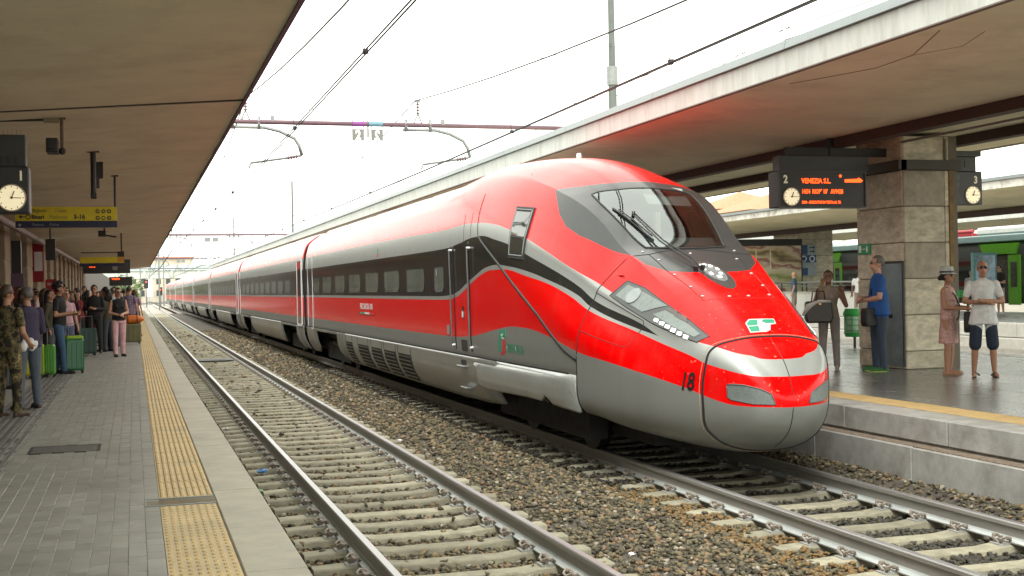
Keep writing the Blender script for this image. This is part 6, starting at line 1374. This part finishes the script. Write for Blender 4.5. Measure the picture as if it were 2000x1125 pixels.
c_blue=cloth('polo_blue',(.012,.075,.27)); c_jean=cloth('jeans_dark',(.035,.055,.085)); c_jgrey=cloth('jeans_grey',(.075,.095,.12)); c_black=cloth('cotton_black',(.012,.012,.013)); c_white=cloth('cotton_white',(.62,.63,.62)); c_navy=cloth('shorts_navy',(.015,.025,.045)); c_pink=cloth('dress_pink',(.50,.30,.27),var=.25,scale=30); c_beige=cloth('top_beige',(.23,.185,.145)); c_grey=cloth('trousers_grey',(.22,.195,.18)); c_pinkt=cloth('trousers_pink',(.62,.38,.40))
sh_green=mat('shoe_green',(.015,.12,.03),.5); sh_tan=mat('shoe_tan',(.32,.27,.21),.6); sh_sandal=mat('sandal_dark',(.035,.025,.02),.6); sh_white=mat('shoe_white',(.6,.6,.58),.5)
# ---- right platform
T,b,hp,k=person('woman in beige sleeveless top and grey trousers holding up a camera',11.17,18.9,ZR,fd(-.35,-1),1.66,c_beige,c_grey,sh_tan,SK3,HBR,'none',arms={'l':((.30,-.02,1.13),(.25,-.10,1.38)),'r':((-.26,-.01,1.14),(-.16,-.20,1.10))},female=True,stance=.05,step=.05,hairstyle='short',vox=.010)
mb=MB()
for j in range(5): mb.tube([hp(-.06-.012*j,-.03+.02*j,-.02),hp(-.10-.012*j,-.06+.02*j,-.16),hp(-.11-.01*j,-.08+.02*j,-.40)],.022,6,r1=.012)
obj('hair_locks',mb,HBL,b,smooth=True,world=False)
obj('strap',MB().tube([(-.17,.06,1.38),(-.185,-.10,1.34),(-.19,-.16,1.15)],.012,5),m_black,b,world=False)
def bag(name,label,cat,c,dims,m,rz=0.,handle=True,extra=None):
    t=thing(name,label,cat,c,rz); w_,d_,h_=dims
    obj('bag_body',MB().prism([(-w_/2*.86,0),(w_/2*.86,0),(w_/2,h_*.25),(w_/2*.92,h_),(-w_/2*.92,h_),(-w_/2,h_*.25)],'y',-d_/2,d_/2),m,t,bevel=.03,seg=3,world=False)
    if handle: obj('handle',MB().tube([(-w_*.25,0,h_*.98),(-w_*.2,0,h_*1.45),(w_*.2,0,h_*1.45),(w_*.25,0,h_*.98)],.012,6),m,t,smooth=True,world=False)
    return t
t=bag('handbag','large dark brown handbag hanging from the shoulder of the woman in beige','handbag',(10.80,18.60,ZR+.80),(.46,.16,.36),mat('leather_brown',(.022,.014,.010),.4,var=.2),-.25)
obj('clasp',MB().box(-.02,.02,-.105,-.09,.30,.38),mat('brass',(.5,.33,.1),.35,metal=.7),t,world=False)
sc=MB()
for j in range(7): sc.tube([(-.30+.03*j,-.03,.12+.04*j),(-.22+.05*j,-.08,.36+.015*j),(.02+.05*j,-.06,.44),(.22+.02*j,-.02,.40)],.035,6,r1=.02)
tag(obj('folded_cardigan',sc,cloth('cardigan_white',(.52,.51,.48)),None,smooth=True)); o=bpy.data.objects['folded_cardigan']; o.location=(10.74,18.58,ZR+.84); o.scale=(.72,.8,.72); o.rotation_euler=(0,0,-.25); tag(o,'white cardigan draped over the dark handbag','cardigan')
cmr=thing('hand_camera','small black camera held up by the woman in beige','camera',(11.42,18.70,ZR+1.34)); obj('camera_body',MB().box(-.05,.05,-.03,.03,0,.07),m_black,cmr,bevel=.008,world=False); obj('lens',MB().cyl((0,-.03,.035),(0,-.07,.035),.025,n=12),m_black,cmr,world=False); obj('wrist_strap',MB().tube([(.04,0,0),(.07,0,-.08),(.04,0,-.14)],.006,5),m_black,cmr,world=False)
T,b,hp,k=person('man in blue polo shirt and dark jeans standing by the service door',11.62,18.12,ZR,fd(-1,.05),1.88,c_blue,c_jean,sh_green,SK1,HG,'short',arms={'r':((-.245,-.04,1.12),(-.02,-.24,1.12)),'l':((.245,-.04,1.12),(-.03,-.22,1.08))},fat=1.3,hem=.86,stance=.04,step=.03,glasses=True,vox=.010)
obj('shoe_soles',MB().box(-.165,-.085,-.215,.085,.0,.016).box(.085,.165,-.215,.085,.0,.016),mat('sole_lime',(.45,.55,.12),.6),b,bevel=.01,world=False)
obj('bag_strap',MB().tube([(.16,-.10,1.0),(.10,-.14,1.3),(.02,-.02,1.60),(-.12,.12,1.4),(-.17,.13,1.2)],.014,5),m_black,b,world=False)
bag('shoulder_bag','black shoulder bag at the hip of the man in blue','bag',(11.40,18.02,ZR+.74),(.34,.14,.30),cloth('bag_black',(.013,.012,.012),.6),0.3,False)
T,b,hp,k=person('woman in pale pink dress and trilby hat looking at her phone',12.03,16.85,ZR,fd(.75,-.6),1.63,c_pink,c_pink,sh_tan,SK2,HB,'none','short',True,arms={'r':((-.235,-.03,1.13),(-.06,-.30,1.10)),'l':((.235,-.03,1.13),(.05,-.29,1.12))},head=(0,-.045),hairstyle='bun',female=True,belt=mat('belt_rose',(.28,.10,.10),.5),stance=.12,step=.03,glasses=False,vox=.010,bare=True)
ht=MB(); n=20
def ring_h(rx,ry,dz,dy=0.): return [hp(rx*math.cos(2*math.pi*i/n),.01+dy+ry*math.sin(2*math.pi*i/n),dz) for i in range(n)]
RG=[ring_h(.145,.165,.045),ring_h(.14,.16,.055),ring_h(.098,.118,.062),ring_h(.094,.114,.10),ring_h(.085,.105,.165),ring_h(.05,.07,.172),ring_h(.012,.02,.160)]
vs=[p for r_ in RG for p in r_]; ht.add(vs,[(a*n+i,a*n+(i+1)%n,(a+1)*n+(i+1)%n,(a+1)*n+i) for a in range(len(RG)-1) for i in range(n)]); hat=obj('trilby_hat',ht,cloth('hat_pale',(.42,.44,.42)),b,smooth=True,world=False)
bd=MB(); RB_=[ring_h(.100,.120,.066),ring_h(.098,.118,.096)]; bd.add([p for r_ in RB_ for p in r_],[(i,(i+1)%n,n+(i+1)%n,n+i) for i in range(n)]); obj('hat_band',bd,m_black,hat,world=False,fixn=False)
obj('bag_strap',MB().tube([(-.10,-.02,1.46*k),(-.04,-.13,1.32*k),(.08,-.155,1.15*k),(.19,-.10,.95*k),(.20,0,.85*k)],.012,5),m_black,b,world=False)
tag(obj('phone',MB().box(-.035,.035,-.006,.006,0,.13),m_black,None,bevel=.006)); o=bpy.data.objects['phone']; o.location=(12.30,16.62,ZR+1.05); o.rotation_euler=(-.6,0,.9); tag(o,'dark phone in the hands of the woman in pink','phone')
bag('crossbody_bag','black crossbody bag between the woman in pink and the man in white','bag',(12.22,16.62,ZR+.66),(.30,.12,.32),cloth('bag_black',(.013,.012,.012),.6),.9,False)
T,b,hp,k=person('man in white T-shirt and dark shorts with folded arms',12.24,16.28,ZR,fd(-.25,-1),1.75,c_white,c_navy,sh_sandal,SK2,HB,'short','short',arms=CROSS,fat=1.02,hem=.80,stance=.10,hairstyle='bald',glasses=True,vox=.010,bare=True)
obj('cropped_hair',MB().ell(tuple(np.array(hp(0,.035,.035))),(.074,.083,.082),16,10),mat('hair_cropped',(.075,.05,.04),.7,var=.2,scale=80),b,smooth=True,world=False)
for q_ in (-1,1): obj('sandal_strap',MB().tube([(q_*.08,-.10,.03),(q_*.14,-.11,.075),(q_*.19,-.10,.03)],.016,5),sh_sandal,b,world=False)
tag(obj('green_cup',MB().cyl((12.06,16.56,ZR+1.20),(12.06,16.56,ZR+1.31),.05,.06,n=10),mat('cup_green',(.05,.45,.12),.5)),'bright green package held between the woman in pink and the man in white','package')
person('person at the right picture edge, only a sandalled foot in view',12.0,14.66,ZR,fd(-1,-.3),1.7,c_black,c_black,sh_sandal,SK2,HB,'short','short',bare=True,vox=.012,step=-.1)
# third platform
person('distant man in blue shirt walking behind the woman in beige',25.9,46.5,Z3,fd(-.8,.3),1.78,cloth('shirt_steel',(.05,.09,.15)),c_beige,sh_white,SK1,None,'short','short',hairstyle='bald',vox=.02,detail=False)
person('distant person in white shirt beside the pillar edge',26.0,41.8,Z3,fd(.3,1),1.75,c_white,c_beige,sh_white,SK3,HB,'short',hairstyle='curly',vox=.02,detail=False)
person('man in black T-shirt and beige shorts on the third platform',31.3,40.6,Z3,fd(-1,-.2),1.86,c_black,cloth('shorts_beige',(.33,.26,.17)),sh_white,SK1,HB,'short','short',arms=HOLD,head=(0,-.04),vox=.016)
person('far traveller in pale top behind the man in black T-shirt',31.2,42.2,Z3,fd(-.5,-1),1.68,cloth('top_lilac',(.4,.36,.38)),c_jgrey,sh_white,SK1,HBR,'short',vox=.02,detail=False)
# ---- left platform
def camo():
    if 'camouflage' in MATS: return MATS['camouflage']
    m=bpy.data.materials.new('camouflage'); m.use_nodes=True; t=m.node_tree; N=t.nodes; L=t.links; b=N['Principled BSDF']; b.inputs['Roughness'].default_value=.9
    g=N.new('ShaderNodeTexCoord'); n=N.new('ShaderNodeTexNoise'); n.inputs['Scale'].default_value=13; n.inputs['Detail'].default_value=2; L.new(g.outputs['Object'],n.inputs['Vector']); cr=N.new('ShaderNodeValToRGB'); cr.color_ramp.interpolation='CONSTANT'; L.new(n.outputs['Fac'],cr.inputs[0]); e=cr.color_ramp.elements; e[0].color=(.018,.016,.010,1); e[1].position=.44; e[1].color=(.07,.06,.025,1)
    for p,c in ((.52,(.16,.11,.045,1)),(.58,(.035,.045,.018,1)),(.64,(.24,.18,.08,1))): k=e.new(p); k.color=c
    L.new(cr.outputs[0],b.inputs['Base Color']); MATS['camouflage']=m; return m
person('man in camouflage shirt and trousers at the left picture edge',-1.56,17.35,ZP,fd(.3,1),1.68,camo(),camo(),mat('boot_brown',(.05,.03,.02),.6),SK2,HBR,'short',fat=1.08,vox=.011,arms={'l':((.26,.02,1.12),(.2,-.18,.98)),'r':((-.26,.02,1.12),(-.2,-.18,.98))})
T,b,hp,k=person('man in dark purple shirt and grey jeans seen from behind',-1.40,18.4,ZP,fd(-.75,.65),1.66,cloth('shirt_purple',(.035,.028,.06)),c_jgrey,sh_sandal,SK2,HG,'long',fat=1.12,hem=.90,stance=.14,step=.06,vox=.011,arms={'l':((.25,-.03,1.12),(.09,-.24,1.06)),'r':((-.25,-.03,1.12),(-.09,-.24,1.05))})
mb=MB()
for j in range(6): mb.ell((.13-.035*j,.11+random.uniform(-.02,.02),.90+random.uniform(-.05,.04)),(.055,.05,.07),8,6)
obj('tied_jacket',mb,c_white,b,smooth=True,world=False)
T,b,hp,k=person('man in dark T-shirt and blue jeans holding a phone beside the green suitcase',-1.42,26.5,ZP,fd(1,.05),1.80,c_black,cloth('jeans_mid',(.04,.085,.15)),mat('shoe_black',(.02,.02,.02),.5),SK2,HB,'short',arms=HOLD,hairstyle='curly',vox=.012,stance=.06,step=.12)
person('woman in pink trousers and black sleeveless top with sunglasses',-.38,32.9,ZP,fd(.55,-.8),1.70,c_black,c_pinkt,mat('shoe_dark',(.03,.03,.035),.5),SK1,HBR,'none',arms={'r':((-.24,0,1.12),(-.04,-.22,1.06)),'l':((.24,.02,1.12),(.02,-.23,1.08))},female=True,glasses=True,hairstyle='bun',vox=.012,stance=.05,step=.08)
c_plaid=mat('shirt_plaid',(.22,.17,.24),.9,var=.6,scale=28)
person('man in checked shirt seen from behind near the platform edge',-.16,44.,ZP,fd(.1,1),1.80,c_plaid,c_jean,None,SK1,HBR,'short',hem=.86,fat=1.05,vox=.016)
person('man dressed in black with open collar in the middle of the crowd',-1.02,35.4,ZP,fd(.2,-1),1.80,c_black,cloth('trousers_black',(.018,.017,.017)),None,SK2,HB,'long',arms=HOLD,vox=.015,fat=1.15)
CW=[('woman with dark hair in an olive top behind the purple shirted man',-2.05,22.8,(1,.1),1.66,(.06,.055,.03),(.05,.06,.07),'long',True,SK2,HB),
('woman in black with long hair standing behind the yellow suitcases',-2.15,27.5,(1,-.3),1.68,(.014,.014,.016),(.02,.02,.024),'long',True,SK1,HB),
('young traveller in white and pink top behind the man with the phone',-1.45,29.6,(.6,-.6),1.66,(.45,.30,.33),(.09,.12,.2),'short',True,SK1,HBR),
('man in brown jacket with backpack in the left of the crowd',-2.55,31.5,(.5,-.8),1.76,(.05,.03,.02),(.03,.03,.04),'short',False,SK2,HB),
('woman in red top half hidden in the crowd',-1.55,38.5,(.3,-1),1.65,(.20,.02,.02),(.03,.03,.035),'long',True,SK1,HBR),
('man in grey shirt further back in the crowd',-2.0,41.5,(.2,-1),1.78,(.14,.14,.14),(.04,.05,.07),'short',False,SK1,HB),
('traveller in pale blue shirt beyond the woman in pink trousers',-.62,39.5,(-.2,1),1.72,(.30,.40,.46),(.06,.07,.1),'short',False,SK1,HBR),
('woman in burgundy dress deep in the crowd',-1.2,45.5,(.2,-1),1.64,(.10,.015,.03),(.10,.015,.03),'long',True,SK1,HBR),
('man in dark green jacket near the station front',-2.6,37.,(.7,-.4),1.74,(.025,.04,.03),(.02,.02,.02),'short',False,SK2,HB),
('tall man with black cap at the back of the crowd',-1.75,49.,(.1,-1),1.86,(.02,.02,.02),(.03,.03,.04),'short',False,SK2,HB),
('woman in mauve shirt just beyond the man in checks',.02,48.5,(.2,1),1.70,(.36,.20,.28),(.05,.05,.06),'long',True,SK1,HBR),
('person in white shirt far along the platform',-.9,54.,(.1,-1),1.72,(.5,.5,.48),(.05,.06,.09),'short',False,SK1,HB),
('person in black far along the platform by the pilasters',-2.3,56.,(.1,-1),1.75,(.02,.02,.02),(.03,.03,.03),'short',False,SK2,HB),
('person in brown coat far along the platform',-1.5,60.,(.1,-1),1.70,(.07,.045,.03),(.02,.02,.02),'long',True,SK1,HBR),
('grey haired person in beige shirt before the pilasters',-2.9,46.,(.6,-.6),1.70,(.28,.22,.15),(.06,.06,.06),'short',False,SK1,HG),
('short woman in black between the suitcases',-1.85,33.6,(.4,-.9),1.60,(.02,.018,.02),(.025,.025,.03),'long',True,SK1,HB)]
for i,(l,x,y,f,H,ct,cb,hs_,fem,sk,hr) in enumerate(CW):
    person(l,x,y,ZP,fd(*f),H,cloth('crowd_top_%d'%i,ct),cloth('crowd_bottom_%d'%i,cb),None,sk,hr,'short' if i%3 else 'long',arms=HOLD if i%2 else None,hairstyle=hs_,female=fem,vox=.016 if y<34 else .022,detail=y<34,fat=1.05,group='waiting crowd on the left platform')
CROWD=[o for o in COL.objects if o.name.startswith('person') and o.get('group')=='waiting crowd on the left platform']
for i in range(20):
    c=copy_tree(CROWD[i%len(CROWD)]); c.location=(random.uniform(-2.9,-.75) if i%4 else random.uniform(-.7,-.1),36+i*2.1+random.uniform(-.5,.5),ZP); c.rotation_euler=(0,0,random.uniform(0,6.28)); tag(c,'dark figure in the packed far part of the waiting crowd','person','distant figures of the waiting crowd')
for i,(x,y) in enumerate(((-2.35,24.6),(-2.7,29.2),(-1.95,30.6),(-2.3,33.2),(-1.6,36.6),(-.75,36.2),(-1.35,40.4),(-.95,42.6),(-2.2,35.2),(-1.7,28.2))):
    c=copy_tree(CROWD[(i*5+3)%len(CROWD)]); c.location=(x,y,ZP); c.rotation_euler=(0,0,random.uniform(-2.2,2.2)); tag(c,'traveller half hidden among others in the near part of the waiting crowd','person','half hidden figures of the waiting crowd')
# ---- luggage
def suitcase(label,x,y,rz,w_,d_,h_,m,group='luggage on the left platform',handle=True,stripe=None):
    t=thing('suitcase',label,'suitcase',(x,y,ZP),rz,group); obj('shell',MB().box(-w_/2,w_/2,-d_/2,d_/2,.05,h_),m,t,bevel=.045,seg=3,world=False)
    for k in range(4): xx=-w_/2+w_*(k+.5)/4; obj('rib',MB().box(xx-w_*.06,xx+w_*.06,-d_/2-.008,d_/2+.008,.10,h_-.06),m,t,bevel=.006,world=False)
    if handle: obj('handle',MB().tube([(-w_*.3,0,h_-.02),(-w_*.3,0,h_+.30),(w_*.3,0,h_+.30),(w_*.3,0,h_-.02)],.012,6),m_steel,t,world=False)
    for sx_ in (-1,1):
        for sy_ in (-1,1): obj('wheel',MB().cyl((sx_*w_*.4-.015,sy_*d_*.35,.03),(sx_*w_*.4+.015,sy_*d_*.35,.03),.03,n=10),m_black,t,world=False)
    return t
m_sg=mat('case_green',(.008,.12,.04),.3,var=.08,coat=.3); m_sl=mat('case_lime',(.22,.36,.02),.35,var=.06); m_sy2=mat('case_yellow',(.36,.35,.02),.35,var=.06); m_sd=mat('case_darkgreen',(.015,.06,.045),.4); m_so=mat('case_olive',(.12,.115,.05),.7,var=.15)
t=suitcase('bright green hard suitcase beside the man with the phone',-1.16,26.6,.15,.36,.26,.68,m_sg); obj('lime_cap',MB().box(-.17,.17,-.12,.12,.66,.74),m_sl,t,bevel=.03,world=False)
suitcase('yellow small suitcase, leftmost of the three bright ones',-1.98,25.4,.1,.22,.2,.62,m_sy2); suitcase('lime green small suitcase in the middle of the bright trio',-1.74,25.4,.0,.20,.2,.64,m_sl); suitcase('greener small suitcase at the right of the bright trio',-1.54,25.5,-.1,.18,.2,.62,mat('case_leaf',(.08,.26,.04),.35))
suitcase('dark green suitcase standing behind the man with the phone',-1.18,34.,.2,.46,.28,.70,m_sd); suitcase('blue grey suitcase among the legs of the crowd',-1.48,31.,-.1,.34,.24,.6,mat('case_blue',(.02,.03,.10),.4))
t=suitcase('olive cloth trolley case standing alone by the tactile strip',-.10,41.2,.1,.56,.34,.62,m_so,handle=False)
ob=thing('travel_bag','orange soft bag lying on top of the olive trolley','bag',(-.08,41.2,ZP+.62),.1); obj('bag_body',MB().ell((0,0,.14),(.36,.17,.14),18,12),mat('nylon_orange',(.55,.13,.01),.6,var=.12),ob,smooth=True,world=False)
for x_ in (-.14,.14): obj('bag_strap',MB().tube([(x_,-.17*math.cos(a),.14+.146*math.sin(a)) for a in np.linspace(-.6,3.7,14)],.014,5),mat('strap_dark',(.10,.04,.02),.6),ob,world=False)
